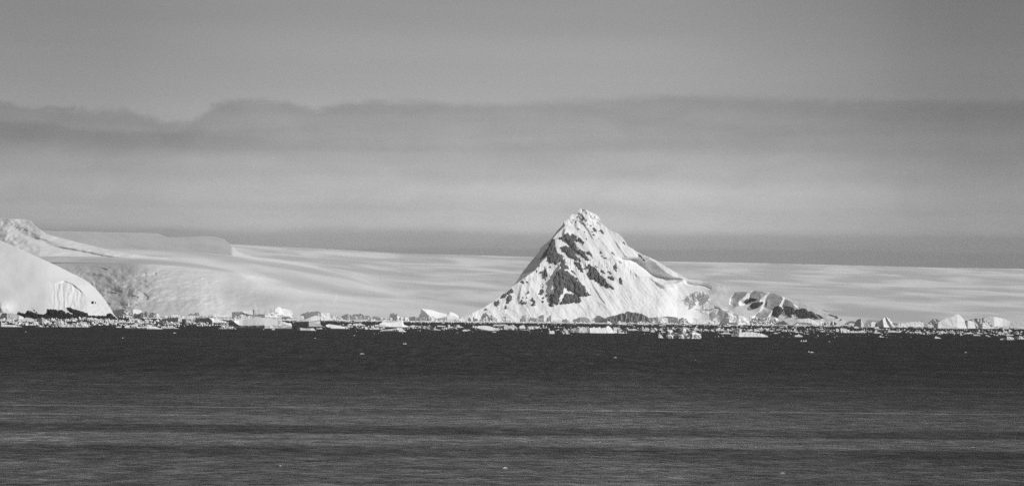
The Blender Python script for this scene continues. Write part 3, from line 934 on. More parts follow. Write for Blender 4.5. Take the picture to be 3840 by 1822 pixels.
def berg(z, base, top, faces=None, label=None, short=None, name='iceberg', rough=0.10, cliff=None, lean=0.25, lean2=3.0, mat=None,
         smooth=False, flute=0.0, jit=0.03, thick=None, group=None, ymax=9300.0, seed=None):
    ox, oy = ZONES[z]
    T = pts(top, z)
    xs = np.array([p[0] for p in T])
    for i in range(1, len(xs)):
        xs[i] = max(xs[i], xs[i - 1] + 0.12)
    ys = np.array([p[1] for p in T])
    if isinstance(base, str):
        Bp = pts(base, z)
        bfun = lambda x: np.interp(x, [p[0] for p in Bp], [p[1] for p in Bp])
    else:
        bfun = lambda x: np.full(np.shape(x), oy + base * SZ)
    x0, x1 = xs[0], xs[-1]
    W = x1 - x0
    bmax = float(np.max(bfun(np.linspace(x0, x1, 30))))
    Y0 = water_Y((x0 + x1) / 2, max(bmax, float(horizon((x0 + x1) / 2)) + 5))
    Y0 = min(Y0, ymax)
    mpp = Y0 / FPX
    seed = seed if seed is not None else 1000 + len(BERGS) * 7
    step = 0.75 if W < 60 else 1.0
    cols = np.unique(np.concatenate([np.linspace(x0, x1, max(10, int(W / step))), xs]))
    BASE = bfun(cols)
    TOP = np.interp(cols, xs, ys)
    H0 = max(2.0, float((BASE - TOP).max()))
    endw = np.clip(np.minimum(cols - x0, x1 - cols) / (0.06 * W + 0.3), 0, 1)
    TOP = TOP + endw * jit * H0 * fbm(cols / (0.12 * H0 + 1.0), cols * 0 + 3.1, seed, 4, 0.6)
    H = np.maximum(BASE - TOP, 0.25)
    nz = int(np.clip(H0 / 0.9, 6, 36))
    t = np.linspace(0, 1, nz)
    if cliff:
        C = pts(cliff, z)
        cy = np.interp(cols, [p[0] for p in C], [p[1] for p in C]) + 0.03 * H0 * fbm(cols / 2.5, cols * 0 + 8.8, seed + 2, 4, 0.6)
        hc = np.clip(BASE - cy, 0.03 * H, 0.97 * H)
        hs = np.clip(BASE - np.interp(cols, [p[0] for p in C], [p[1] for p in C]), 0.03 * H, 0.97 * H)
    else:
        hc = hs = H * 0.97
    HH = np.where(t[None, :] < 0.6, hc[:, None] * t[None, :] / 0.6, hc[:, None] + (H - hc)[:, None] * (t[None, :] - 0.6) / 0.4) if cliff else H[:, None] * t[None, :]
    PX = np.repeat(cols[:, None], nz, 1)
    PY = BASE[:, None] - HH
    # facing: depth gained per pixel to the right (negative = turned away from the sun)
    if faces is None:
        k = (_hash(np.array([seed]), np.array([3]), 9)[0] / 65536.0)
        faces = [((x0 - ox) / SZ, -0.45), ((x0 - ox) / SZ + W / SZ * (0.12 + 0.25 * k), 0.45)]
    fac = np.full(PX.shape, faces[0][1], float)
    for fc in faces[1:]:
        sl_ = fc[2] if len(fc) > 2 else 0.0
        fac = np.where(PX > ox + fc[0] * SZ + sl_ * HH, fc[1], fac)
    dxc = np.diff(cols, prepend=cols[0])[:, None]
    D = np.cumsum(fac * dxc, 0)
    D = D - D.min()
    if cliff:
        xr = np.linspace(x0, x1, 240)
        kk = np.exp(-0.5 * ((np.arange(-80, 81)) / 30.0) ** 2)
        kk /= kk.sum()
        cap = sstep((HH - hs[:, None]) / np.maximum(0.35 * (H - hs)[:, None], 0.3), 0, 1)
        Dm = D[:, int(np.searchsorted(t, 0.6))]
        Ds = np.interp(cols, xr, np.convolve(np.pad(np.interp(xr, cols, Dm), 80, 'edge'), kk, 'valid'))
        D = D * (1 - cap) + Ds[:, None] * cap
    s = 0.34 * H0 + 1.2
    env = np.clip(HH / (0.12 * H0 + 0.2), 0, 1)
    nzv = fbm(PX / s, PY / s, seed + 4, 3, 0.45)
    D = D + rough * H0 * 0.5 * nzv * (0.4 + 0.6 * env)
    if rough > 0.16:
        D = D + 0.9 * rough * H0 * facets(PX, PY * 1.1, max(2.2, 0.26 * H0), seed + 6, (-0.9, 0.9), (-0.4, 0.5)) / max(2.2, 0.26 * H0)
    if flute:
        D = D + flute * H0 * 0.10 * ridged((PX + 0.15 * PY) / (0.07 * H0 + 0.7), PY / (1.2 * H0), seed + 8, 2)
    D = D + lean * np.minimum(HH, hs[:, None]) + (lean2 if cliff else lean) * np.maximum(HH - hs[:, None], 0)
    P = at(PX, PY, Y0 + mpp * D)
    P[:, 0, 2] = -1.5
    P[:, 1:, 2] = np.maximum(P[:, 1:, 2], -1.2)
    thick = (thick if thick is not None else max(0.7 * H0, 0.22 * W)) * mpp
    tops = P[:, -1, :]
    wob = 1 + 0.25 * fbm(cols / (0.3 * H0 + 2), cols * 0 + 1.3, seed + 11, 3)
    back = []
    for fy, fz in ((0.35, 0.86), (0.8, 0.5), (1.0, -0.02)):
        q = tops.copy()
        q[:, 0] *= 1 + fy * thick * wob / q[:, 1]
        q[:, 1] += fy * thick * wob
        q[:, 2] = np.where(fz > 0, tops[:, 2] * fz, -1.5)
        back.append(q)
    V = np.concatenate([P, np.stack(back, 1)], 1)
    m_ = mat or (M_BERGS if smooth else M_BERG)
    if cliff:
        # two parts: the ice wall at the water and the snow cap lying on it
        o = bpy.data.objects.new(name, None)
        COL.objects.link(o)
        jc = int(np.searchsorted(t, 0.6))
        piv = P[len(cols) // 2, 0].copy()
        piv[2] = 0.0
        o.location = piv
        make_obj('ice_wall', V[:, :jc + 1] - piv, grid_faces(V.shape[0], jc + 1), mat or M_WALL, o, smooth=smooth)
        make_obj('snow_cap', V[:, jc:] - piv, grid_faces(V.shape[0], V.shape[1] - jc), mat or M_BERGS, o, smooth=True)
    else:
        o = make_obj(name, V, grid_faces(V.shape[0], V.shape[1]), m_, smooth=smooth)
    BERGS.append(dict(o=o, x0=x0, x1=x1, y=bmax, h=H0, label=label, short=short, top=T, Y=Y0, name=name, group=group))
    return o


# --- left: in front of the headland
berg('S0', 665, '-70 640,-40 560,0 530,40 518,80 545,130 590,200 600,330 612,430 608,520 640,600 645,660 668', [(-70, -1.2), (35, .35), (200, .5)],
     'low white iceberg with a long flat tail, cut by the left picture edge', 'the tailed iceberg', rough=.12)
berg('S0', '1515 660,2060 676,2620 668', '1515 650,1530 600,1560 560,1640 500,1660 425,1672 415,1690 460,1740 470,1800 490,1900 530,1970 565,2060 588,2130 600,2250 590,2325 570,2335 512,2400 505,2450 540,2540 555,2590 620,2620 666',
     [(1515, .0), (1800, .45), (2060, .25), (2300, .3), (2450, .8)], 'saddle-backed white iceberg with streaked flank in front of the dark shore rocks', 'the saddle-backed iceberg', rough=.16, flute=.6)
berg('S0', 618, '870 612,930 580,985 600,998 495,1035 450,1045 465,1042 545,1058 612', [(870, .3), (1000, .4)], 'small ice pinnacle standing upright before the headland rocks', 'the ice pinnacle')
berg('S0', 622, '712 600,718 525,745 513,765 535,775 575,832 620', [(712, -1.6), (755, 1.0)], 'hook-shaped ice sliver with a dark left side', 'the hook-shaped sliver')
berg('S0', 664, '1030 662,1050 645,1080 655,1120 635,1170 605,1230 640,1325 662', [(1030, -.2), (1165, .7)], 'small pointed ice lump between the pinnacle and the saddle-backed iceberg')
berg('S0', 540, '1050 510,1080 440,1130 405,1185 425,1205 393,1240 398,1290 395,1320 440,1400 480,1450 500,1492 538', [(1050, -.5), (1230, 0), (1330, .5)],
     'rounded knobbly iceberg with a grey left side below the shore rocks', 'the knobbly iceberg', smooth=True, rough=.12)
berg('S0', '-80 405,180 414,640 447,702 432', '-80 380,-60 300,60 268,210 262,330 262,420 280,560 330,640 355,690 380,702 425', [(-80, .3), (60, -.8), (200, .05), (560, .6)],
     'pale smooth snow mound lying against the left end of the shore rocks', 'the pale smooth mound', smooth=True, rough=.05, ymax=6900)
berg('S0', 490, '690 440,720 400,790 393,880 405,960 425,1000 450,1010 485', [(690, .2)], 'flat pale ice slab at the foot of the shore rocks', smooth=True, rough=.05)
berg('S0', 505, '2060 500,2075 420,2100 395,2140 390,2150 440,2190 470,2240 500', [(2060, -.1), (2130, .8)], 'stubby tower of ice below the right-hand shore rocks', rough=.2)
berg('S0', 472, '2380 465,2400 420,2430 380,2500 375,2560 400,2620 450,2650 470', None, 'round ice boulder below the right-hand shore rocks', rough=.2)
berg('S0', 500, '1440 495,1480 450,1500 400,1545 395,1590 440,1640 460,1660 495', None, rough=.25)
berg('S0', 502, '1860 495,1870 430,1885 425,1905 470,1990 450,2060 445,2065 500', None, rough=.25)
for a in ('1230 612,1260 580,1290 612', '1085 610,1130 585,1160 608', '800 560,830 540,850 556'):
    berg('S0', 615 if a[0] == '1' else 560, a)
berg('S0', 664, '1335 662,1390 635,1440 662')
berg('S0', 602, '650 600,672 588,690 600')
berg('S0', 628, '500 625,540 612,570 625')
berg('S0', 545, '210 540,240 500,300 470,350 520,360 540', rough=.25)
berg('S0', 560, '360 550,400 525,440 540,440 555')
berg('S0', 500, '-60 495,0 450,60 420,110 440,180 470,250 460,330 430,400 445,420 500', rough=.3)
berg('S0', 510, '420 505,450 460,520 440,600 460,660 450,740 500', rough=.25)
berg('S0', 512, '790 510,820 480,880 470,960 480,990 505', rough=.25)
berg('S1', 632, '60 625,70 552,110 548,130 600,160 625,230 630', None)
berg('S1', 562, '150 550,200 520,280 490,400 440,470 415,500 440,540 500,550 558', None, 'tilted wedge of ice in the jam below the right end of the rocks', 'the tilted wedge', rough=.25)
berg('S1', 565, '540 558,560 405,600 410,660 450,680 500,690 562', None, rough=.25)
berg('S1', 566, '690 560,700 470,760 455,850 450,862 562', None, rough=.25)
berg('S1', 565, '858 560,880 460,950 445,962 545', None, rough=.25)
berg('S1', 485, '-60 470,-20 390,60 395,140 400,190 385,240 420,330 395,350 440,370 480', None, rough=.3)
berg('S1', '1150 690,1500 718,2270 732', '1150 660,1200 618,1320 620,1370 595,1440 592,1490 630,1550 655,1700 650,1800 638,1920 635,2060 655,2150 690,2270 725', [(1150, -.2), (1480, -.25), (1800, .25)],
     'low flat white floe with a humped left end in front of the ice jam', 'the hump-ended floe', cliff='1150 680,1200 690,1320 705,1345 665,1480 655,1560 690,1800 685,2000 710,2270 730', lean2=3.0, rough=.14)
berg('S1', 715, '2210 690,2230 650,2330 640,2400 650,2410 615,2450 610,2470 650,2490 630,2540 625,2600 660,2680 700,2760 712', [(2210, .3), (2600, .6)], 'broken white floe with two stumps beside the hump-ended floe', 'the stumpy floe', rough=.25)
berg('S1', 686, '870 680,880 650,910 640,940 660,990 640,1010 665,1032 660,1037 610,1055 605,1056 680', None, 'small antler-shaped scrap of ice alone on the water')
berg('S1', 592, '2130 565,2180 520,2250 500,2340 520,2380 480,2430 530,2560 545,2640 520,2700 560,2760 580', [(2130, -.3), (2380, .2)], 'low raft of broken ice behind the stumpy floe', 'the broken ice raft', rough=.2)
berg('S1', 550, '1260 470,1280 400,1300 410,1340 395,1370 430,1380 480,1400 548', None, 'white ice post standing in the jam right of the headland', 'the ice post', rough=.2)
berg('S1', 480, '1375 440,1480 420,1560 430,1610 450,1620 478', [(1375, .3)], rough=.1)
berg('S1', 570, '1440 545,1480 490,1550 455,1600 480,1680 500,1732 568', None, rough=.25)
berg('S1', 553, '1750 548,1790 500,1800 450,1830 430,1880 480,1912 550', [(1750, .3), (1870, -.6)], 'leaning ice tooth with a dark right side', rough=.15)
berg('S1', 544, '960 540,970 480,1000 490,1100 480,1180 475,1197 540', None, rough=.2)
berg('S1', 550, '1195 545,1230 500,1270 520,1280 545', None, rough=.2)
berg('S1', 382, '980 370,1020 300,1080 260,1100 190,1180 240,1260 225,1290 270,1360 290,1372 375', [(980, -.3), (1100, .1), (1260, .4)], 'far jagged pale iceberg just right of the headland tip', 'the far jagged iceberg', rough=.25)
berg('S1', 378, '790 200,960 145,1100 140,1250 160,1440 150,1560 160,1640 185,1660 215,1665 360', [(790, -.4), (1150, -.12), (1400, .6)], 'long low grey-sided tabular iceberg behind the headland tip', 'the grey-sided tabular iceberg', smooth=True, rough=.05, ymax=9800)
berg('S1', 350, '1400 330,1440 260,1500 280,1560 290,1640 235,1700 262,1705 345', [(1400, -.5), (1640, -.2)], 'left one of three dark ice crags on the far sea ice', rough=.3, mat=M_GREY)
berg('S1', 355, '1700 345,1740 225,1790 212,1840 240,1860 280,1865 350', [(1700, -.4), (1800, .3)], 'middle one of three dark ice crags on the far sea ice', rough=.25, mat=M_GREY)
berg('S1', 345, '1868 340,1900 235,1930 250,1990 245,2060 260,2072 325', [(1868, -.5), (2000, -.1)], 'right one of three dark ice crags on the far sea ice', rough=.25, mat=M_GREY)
berg('S1', 352, '2060 348,2070 300,2110 270,2160 320,2166 350', [(2060, .1), (2110, .7)], 'little bright ice pyramid right of the three dark crags', 'the little bright pyramid')
berg('S1', 392, '2320 388,2340 330,2400 350,2445 388', None, rough=.2)
berg('S1', 405, '1680 400,1700 350,1760 365,1800 390', None)
# --- centre left
berg('S2', '-320 485,-100 522,250 528,332 500', '-320 470,-200 430,-100 410,0 395,100 390,200 390,270 400,320 440,332 490', [(-320, -.45), (230, .6)], 'ribbed low iceberg with a dark fluted wall left of the long ribbed one', 'the short ribbed iceberg', flute=1.0, rough=.08)
berg('S2', '330 522,600 552,1200 542,1720 532', '330 440,400 400,470 360,530 330,600 325,700 330,800 345,920 345,1040 350,1120 385,1200 410,1300 425,1400 440,1450 465,1560 490,1680 520,1720 530', [(330, -1.1), (450, .25), (740, -.7), (1200, .55)],
     'long ribbed iceberg with a smooth sloping back and dark hollow wall', 'the long ribbed iceberg', cliff='330 440,460 432,560 425,740 428,1000 402,1120 392,1200 450,1260 530,1720 531', lean2=2.2, flute=.6, rough=.08)
berg('S2', 348, '500 332,560 280,620 272,680 300,740 237,770 275,795 228,815 240,830 300,850 338', [(500, -.5), (740, -.3)], 'dark jagged ice crest peeping over the long ribbed iceberg', rough=.3, mat=M_GREY)
berg('S2', 390, '1080 378,1100 330,1160 300,1230 305,1240 280,1260 268,1290 290,1400 285,1440 330,1480 335,1600 330,1760 320,1790 350,1797 385', [(1080, -.3), (1240, .35)], 'far notched white slab on the sea ice left of the great tabular iceberg', 'the notched white slab', rough=.15, cliff='1080 360,1240 340,1440 345,1500 350,1797 352', lean2=2)
berg('S2', 372, '-20 360,20 290,60 300,130 315,200 310,300 350,320 365', None, rough=.3)
berg('S2', 385, '320 380,330 335,400 350,440 372', None)
berg('S3', '-700 335,-300 372,300 388,1085 402', '-700 235,-640 228,-380 222,-370 214,-200 185,0 148,150 152,300 140,350 122,430 130,550 125,600 125,620 90,680 68,720 100,745 135,830 125,920 150,1020 185,1060 240,1080 290,1086 350',
     [(-700, -.5), (265, .45), (560, .75)], 'great white tabular iceberg with a snow slope, dark left wall and a block on top', 'the great tabular iceberg',
     cliff='-700 235,-385 224,-340 258,-240 290,-80 322,-60 302,250 294,285 288,380 270,560 215,700 250,770 300,1000 330,1086 340', lean2=3.2, rough=.10)
berg('S3', 402, '750 398,770 372,1000 370,1010 395', [(750, -.5)], 'dark piece for the shaded undercut below the bright end of the great tabular iceberg', rough=.1, mat=M_GREY)  # grey piece added to paint the shade under the overhanging end
berg('S2', 402, '1950 385,2000 330,2070 292,2130 315,2180 320,2230 360,2300 330,2350 340,2420 392', [(1950, .0), (2070, .35)], 'crumbly pale ice heap in front of the dark end of the great tabular iceberg', rough=.3)
berg('S2', 382, '1800 375,1840 335,1890 330,1930 355,1960 380', [(1800, -.5), (1900, .4)], 'small dark ice wedge left of the crumbly ice heap', rough=.15)
berg('S3', '-810 692,-400 702,0 709,400 711,700 692,1050 664', '-810 560,-740 510,-650 480,-560 462,-300 450,-180 430,-100 395,-20 365,60 370,160 390,300 400,420 400,520 440,620 470,740 500,850 525,960 560,1000 545,1040 590,1052 640',
     [(-810, -.6), (-560, -.42), (255, .4), (700, .35)], 'big foreground iceberg with a smooth snow tongue and a black front wall', 'the big snow-tongue iceberg',
     cliff='-810 560,-660 484,-590 560,-490 615,-400 630,-200 624,0 618,250 618,400 625,480 620,640 612,700 590,820 580,960 600,1052 640', lean2=4.0, rough=.06, thick=70)
berg('S2', 724, '1410 712,1480 655,1560 590,1640 568,1690 600,1710 650,1760 640,1800 660,1850 665,1870 700,1935 721', [(1410, .2), (1650, .4)], 'shell-like ridged ice lump at the left tip of the big snow-tongue iceberg', 'the shell-like lump', rough=.28, flute=.5)
berg('S3', '1040 657,1560 654,1920 638', '1040 600,1060 540,1120 490,1200 470,1380 450,1500 420,1620 370,1700 340,1760 335,1820 360,1880 410,1895 440,1905 560,1925 635', [(1040, -.55), (1552, .9)],
     'square-cornered block iceberg with one dark wall and one bright wall', 'the block iceberg', cliff='1040 602,1080 545,1150 555,1160 515,1540 502,1560 500,1760 470,1895 442,1925 600', lean=.05, lean2=2.6, rough=.07)
berg('S3', 425, '1160 395,1200 350,1280 325,1310 295,1400 265,1480 250,1500 215,1540 225,1600 230,1690 212,1760 215,1780 205,1830 210,1900 245,1960 240,2060 255,2160 255,2230 300,2240 350,2330 345,2380 320,2402 405', [(1160, .2), (1310, -.5), (1740, .1, .6), (1900, .7)],
     'craggy iceberg with a dark toothed face behind the block iceberg', 'the toothed iceberg', rough=.16)
berg('S3', 408, '1190 395,1230 350,1300 338,1390 350,1415 395', [(1190, .2), (1330, .5)], rough=.2)
berg('S3', 767, '1215 745,1240 685,1270 680,1350 700,1480 710,1490 742', [(1215, -.6), (1300, .2)], 'left of two small smooth floes in front of the block iceberg', smooth=True, rough=.1)
berg('S3', 774, '1495 725,1510 695,1560 710,1660 700,1700 715,1735 762', [(1495, .1), (1600, .4)], 'right of two small smooth floes in front of the block iceberg', smooth=True, rough=.1)
berg('S3', 728, '1740 722,1790 700,1850 710,1880 690,1920 690,1950 724', None)
berg('S3', 753, '420 742,440 720,540 722,560 747', None)
berg('S3', 744, '185 742,220 728,260 742', None)
berg('S3', '2040 660,2200 716,2740 718', '2040 650,2050 610,2130 580,2300 605,2480 640,2600 660,2740 712', [(2040, -.35), (2200, .5)], 'wedge-shaped white floe right of the block iceberg', 'the wedge-shaped floe', cliff='2040 640,2130 680,2200 685,2740 716', lean2=3, rough=.08)
# --- centre
berg('S4', 418, '0 365,60 320,130 295,200 285,260 290,300 340,332 390', [(0, -.25), (200, .1)], 'faint grey humped ridge of ice, left of a pair on the far sea ice', rough=.25, mat=M_GREY, ymax=9900)
berg('S4', 418, '320 340,340 300,346 265,352 300,430 295,540 285,580 270,620 290,680 335,760 335,840 345,856 405', [(320, -.3), (580, .0)], 'faint grey ridge with a tiny spike, right of a pair on the far sea ice', 'the spiked grey ridge', rough=.25, mat=M_GREY, ymax=9900)
berg('S4', 425, '250 420,310 350,400 335,440 345,500 412', [(250, -.2), (420, .3)], 'grey triangular berg in front of the two faint ridges', rough=.08, mat=M_GREY)
berg('S4', 487, '740 482,800 440,880 405,892 405,915 480', [(740, -.4), (883, 1.0)], 'small grey ice pyramid on the sea ice with a bright right edge', 'the grey ice pyramid')
berg('S4', 488, '915 472,950 420,1000 450,1037 486', None, rough=.2)
berg('S4', 418, '890 410,920 370,990 348,1060 365,1130 395,1142 412', [(890, -.2)], 'low grey hummock right of the faint ridges', rough=.2, mat=M_GREY)
berg('S4', 424, '1408 385,1430 280,1480 265,1500 250,1530 262,1580 300,1600 290,1637 290,1650 340,1740 375,1832 421', [(1408, -.6), (1640, .8)], 'castle-like dark ice crag with a snow ramp on its right', 'the castle-like crag', rough=.22)
berg('S4', 432, '1270 425,1290 360,1310 355,1335 400,1340 427', None, rough=.2)
berg('S4', 434, '1410 430,1425 375,1460 395,1500 400,1507 430', None, rough=.2)
berg('S4', 436, '1150 430,1170 385,1220 375,1260 425', None, rough=.2)
berg('S4', 472, '1665 467,1720 400,1770 362,1790 400,1802 470', [(1665, -.8), (1755, .8)], 'left of two sharp ice tents with dark left faces', 'the left ice tent')
berg('S4', 474, '1800 467,1840 400,1865 370,1900 385,1960 420,2040 472', [(1800, -.8), (1870, .8)], 'right of two sharp ice tents with dark left faces', 'the right ice tent')
berg('S4', 435, '1980 405,2000 375,2100 365,2140 358,2170 380,2180 420,2192 434', [(1980, -.5)], 'dark ice lump left of the great ice fin', rough=.25, mat=M_GREY)
berg('S4', 472, '2180 442,2200 380,2250 375,2270 420,2332 470', [(2180, -.3)], rough=.25, mat=M_GREY)
berg('S4', 405, '2250 388,2290 310,2318 270,2340 170,2352 124,2420 145,2498 145,2660 175,2780 215,2900 250,3000 270,3090 280,3150 240,3180 222,3260 245,3350 290,3430 350,3442 402', [(2250, -.55), (2650, .85, -1.08)],
     'sharp shark-fin iceberg with a grey left face and long pale back', 'the shark-fin iceberg', smooth=False, rough=.04, jit=.01, lean=.5)
berg('S4', 452, '2290 445,2310 390,2400 375,2500 385,2522 442', [(2290, -.1)], rough=.2, mat=M_GREY)
berg('S4', '1108 590,1280 622,1400 657,1640 667,1985 670', '1108 582,1180 540,1240 500,1290 505,1330 525,1560 520,1650 510,1740 495,1795 475,1810 480,1820 580,1850 615,1960 640,1985 662', [(1108, .22), (1400, .35), (1790, 1.2)],
     'swooping white iceberg with raised tips, like a boat hull', 'the swooping iceberg', smooth=True, rough=.07, lean=1.0)
berg('S4', '1125 797,1600 802,1920 810', '1125 785,1190 750,1260 740,1430 730,1560 705,1680 690,1770 690,1800 740,1840 770,1920 802', [(1125, -.3), (1690, .8)],
     'long flat floe with a raised snowy right end, nearest to the camera there', 'the raised-end floe', cliff='1125 792,1200 785,1350 765,1500 770,1640 742,1690 765,1800 745,1920 805', lean2=2.5, rough=.12)
berg('S4', 628, '330 618,360 570,460 562,490 580,535 548,560 555,620 590,672 624', [(330, .3)], 'twin-humped smooth floe on the dark water', 'the twin-humped floe', smooth=True, rough=.08)
berg('S4', 617, '150 610,200 590,250 568,300 575,322 607', None)
berg('S4', 677, '163 670,167 640,200 630,270 640,274 668', None)
berg('S4', 737, '610 728,640 690,700 665,745 668,765 690,770 731', [(610, -.8), (700, .6)], 'ball-shaped floe with a black left side', 'the ball-shaped floe', smooth=True, rough=.08)
berg('S4', 684, '820 680,850 600,870 598,890 640,960 670,1000 681', None, 'thin ice peak among small floes left of the swooping iceberg')
berg('S4', 740, '790 735,860 720,920 715,960 690,1040 675,1090 680,1120 720,1125 737', None, rough=.2)
berg('S4', 712, '1190 703,1210 675,1250 668,1275 690,1277 708', None)
berg('S4', 646, '960 628,980 590,1030 605,1080 595,1112 641', None, rough=.2)
berg('S4', 652, '1170 648,1200 620,1250 640,1280 650', None)
berg('S4', 744, '1120 740,1150 710,1210 738', None)
berg('S4', 660, '280 655,310 640,350 657', None)
berg('S4', 675, '1990 670,2010 625,2080 625,2130 605,2142 630,2152 671', None)
berg('S4', 720, '2510 715,2560 700,2605 717', None)
berg('S4', 662, '2150 655,2210 640,2270 657', None)
berg('S4', 655, '2390 650,2430 636,2500 648', None)
berg('S4', 515, '280 505,320 470,380 480,450 460,540 470,610 510', None, rough=.3)
berg('S4', 520, '-30 515,40 500,120 515,200 495,270 518', None, rough=.2)
# --- centre right
berg('S5', '1465 767,1580 777,1900 782,2128 767', '1465 700,1480 660,1510 635,1600 628,1720 625,1850 650,2000 690,2120 710,2129 760', [(1465, -.5), (1600, -.2), (1800, .2)],
     'flat white slab iceberg with a thin dark left rim', 'the flat slab iceberg', cliff='1465 690,1560 720,1650 735,1780 758,1950 772,2100 755,2129 742', lean2=4, rough=.06, smooth=False)
berg('S5', 422, '1590 405,1620 340,1650 280,1700 260,1735 220,1790 265,1860 310,1890 330,1910 305,1935 310,1960 370,2062 420', [(1590, -.5), (1800, -.2), (1890, -.5), (1930, .6)],
     'dark hut-shaped iceberg with a snow-white roof at the mountain foot', 'the snow-roofed hut berg', cliff='1590 402,1650 292,1740 264,1800 305,1870 350,1900 312,2062 420', lean2=1.5, rough=.12)
berg('S5', 497, '1540 475,1580 430,1640 400,1700 400,1740 350,1800 380,1850 430,1900 460,1952 492', [(1540, .0), (1740, .5)], 'pale heap of ice blocks in front of the snow-roofed hut berg', 'the pale block heap', rough=.3)
berg('S5', 477, '1355 470,1360 350,1380 370,1400 420,1440 420,1490 440,1502 472', [(1355, -.5)], 'thin dark ice spike left of the snow-roofed hut berg', rough=.1, mat=M_GREY)
berg('S5', 458, '1200 452,1230 390,1255 375,1270 410,1302 444', [(1200, -.4)], rough=.2, mat=M_GREY)
berg('S5', 487, '800 482,830 440,872 481', [(800, -.6)], None)
berg('S5', 488, '905 482,950 430,1000 450,1022 482', None)
berg('S5', 442, '290 440,350 410,500 380,620 365,790 350,900 390,902 440', [(290, -.2), (600, .4)], 'low pale tabular berg below the shark-fin iceberg', 'the low pale tabular berg', rough=.1)
berg('S5', 434, '40 415,60 355,90 385,200 345,240 380,302 431', None, rough=.3)
berg('S5', 472, '2200 465,2210 390,2250 370,2300 350,2340 275,2370 260,2380 355,2400 420,2402 462', [(2200, -.1), (2340, .4)], 'chimney-topped pale berg at the mountain foot', 'the chimney-topped berg', rough=.15)
berg('S5', 642, '1930 622,1990 590,2100 595,2240 585,2360 600,2402 640', [(1930, .2)], rough=.1)
berg('S5', 720, '2190 712,2210 640,2250 625,2300 640,2400 640,2480 610,2540 605,2600 650,2662 705', None, 'bulky white floe with a rounded right hump behind the flat slab', 'the bulky floe', rough=.2)
berg('S5', 687, '780 667,790 605,830 620,900 605,970 615,1000 650,1102 682', None, rough=.2)
berg('S5', 660, '230 645,300 622,400 625,520 635,562 656', None, rough=.15)
berg('S5', 762, '130 710,160 680,240 700,330 735,432 757', None, rough=.2)
berg('S5', 792, '1030 757,1110 745,1190 760,1217 790', None)
berg('S5', 772, '1163 748,1200 730,1282 758', None)
berg('S5', 714, '470 707,510 675,602 709', None)
berg('S5', 765, '495 760,502 728,520 735,522 762', None)
berg('S5', 725, '20 720,60 700,100 720', None)
berg('S5', 826, '1905 822,1950 805,2020 803,2037 822', None)
berg('S5', 735, '820 733,900 722,925 735', None)
berg('S5', 690, '560 675,640 645,760 660,800 685', None, rough=.2)
berg('S5', 690, '1320 685,1360 660,1440 650,1490 685', None, rough=.2)
berg('S5', 725, '1410 720,1430 690,1460 718', None)
berg('S5', 565, '430 560,470 545,520 540,527 562', None)
berg('S6', 637, '150 605,200 580,270 550,320 530,370 560,392 612', None, 'rounded white hump right of the bulky floe', smooth=True)
berg('S6', 657, '395 605,420 565,490 570,540 575,580 558,630 590,652 642', [(395, -.6), (480, .5)], 'cracked white floe with a dark left corner', rough=.2)
berg('S6', 622, '650 612,660 570,700 565,770 580,800 555,825 580,828 612', None, rough=.2)
berg('S6', 790, '1035 765,1075 700,1110 688,1150 715,1200 688,1240 720,1246 786', [(1035, -1), (1100, .4)], 'bright notched ice block like a molar tooth', 'the molar-shaped block', smooth=True, rough=.07)
berg('S6', 794, '1460 782,1490 690,1540 625,1590 660,1640 730,1687 782', [(1460, .1), (1600, .6)], 'tilted ice block with a pointed top right of the molar-shaped block', 'the tilted pointed block', rough=.18)
berg('S6', '1700 752,2100 757,2500 772,3000 772', '1700 742,1760 680,1880 620,2000 605,2150 610,2230 615,2370 610,2400 580,2430 615,2510 605,2580 590,2600 625,2740 610,2760 585,2810 550,2860 575,2920 640,2960 700,3002 767',
     [(1700, -.55), (1970, -.05), (2180, -.45), (2290, .3), (2800, .6)], 'whale-backed long white iceberg with a dark left belly', 'the whale-backed iceberg', rough=.12, lean=1.0)
berg('S7', 770, '420 695,450 650,520 640,570 640,582 765', [(420, -.7), (480, .7)], 'upright ice block at the right end of the whale-backed iceberg', 'the upright block', rough=.08)
berg('S7', 780, '588 772,600 720,620 700,690 720,720 745,770 730,790 750,812 776', None, rough=.2)
berg('S7', 774, '815 769,830 735,850 730,870 762', [(815, -.2), (840, .5)], 'tiny round ice ball right of the whale-backed iceberg', smooth=True)
berg('S6', 325, '262 320,272 258,300 260,340 250,400 240,440 225,490 235,520 265,572 302', [(262, -.2), (400, .5)], 'white turreted berg top behind grey ice at the mountain foot', 'the turreted berg', rough=.25)
berg('S6', 402, '232 385,260 330,380 310,560 315,700 330,860 320,902 392', [(232, -.2), (700, .1)], 'long low grey berg in front of the turreted berg', rough=.25, mat=M_GREY)
berg('S6', 392, '760 305,830 250,930 240,1000 280,1050 310,1055 390', [(760, -.5), (930, .6, .0)], 'left of two pale tent-shaped bergs under the rock face', rough=.08)
berg('S6', 402, '1058 320,1110 260,1155 235,1230 250,1310 300,1400 330,1472 372', [(1058, -.45), (1150, .6)], 'right of two pale tent-shaped bergs under the rock face', 'the right tent-shaped berg', rough=.10)
berg('S6', 432, '1845 425,1850 370,1920 330,2010 300,2100 300,2200 325,2270 350,2277 402', [(1845, -.6), (1990, -.12)], 'grey mushroom-capped iceberg left of the big dark iceberg', 'the mushroom-capped iceberg', smooth=True, rough=.08, mat=M_GREY)
berg('S6', 425, '2290 420,2380 330,2450 305,2490 250,2560 260,2700 330,2762 352', [(2290, .1), (2450, -.45)], 'tilted dark slab berg wedged beside the big dark iceberg', rough=.12, mat=M_GREY)
berg('S6', 490, '2240 485,2260 430,2330 400,2420 420,2432 485', [(2240, .1), (2330, .4)], rough=.2)
berg('S6', 412, '1460 408,1490 350,1520 370,1600 345,1640 405', [(1460, -.3)], rough=.3)
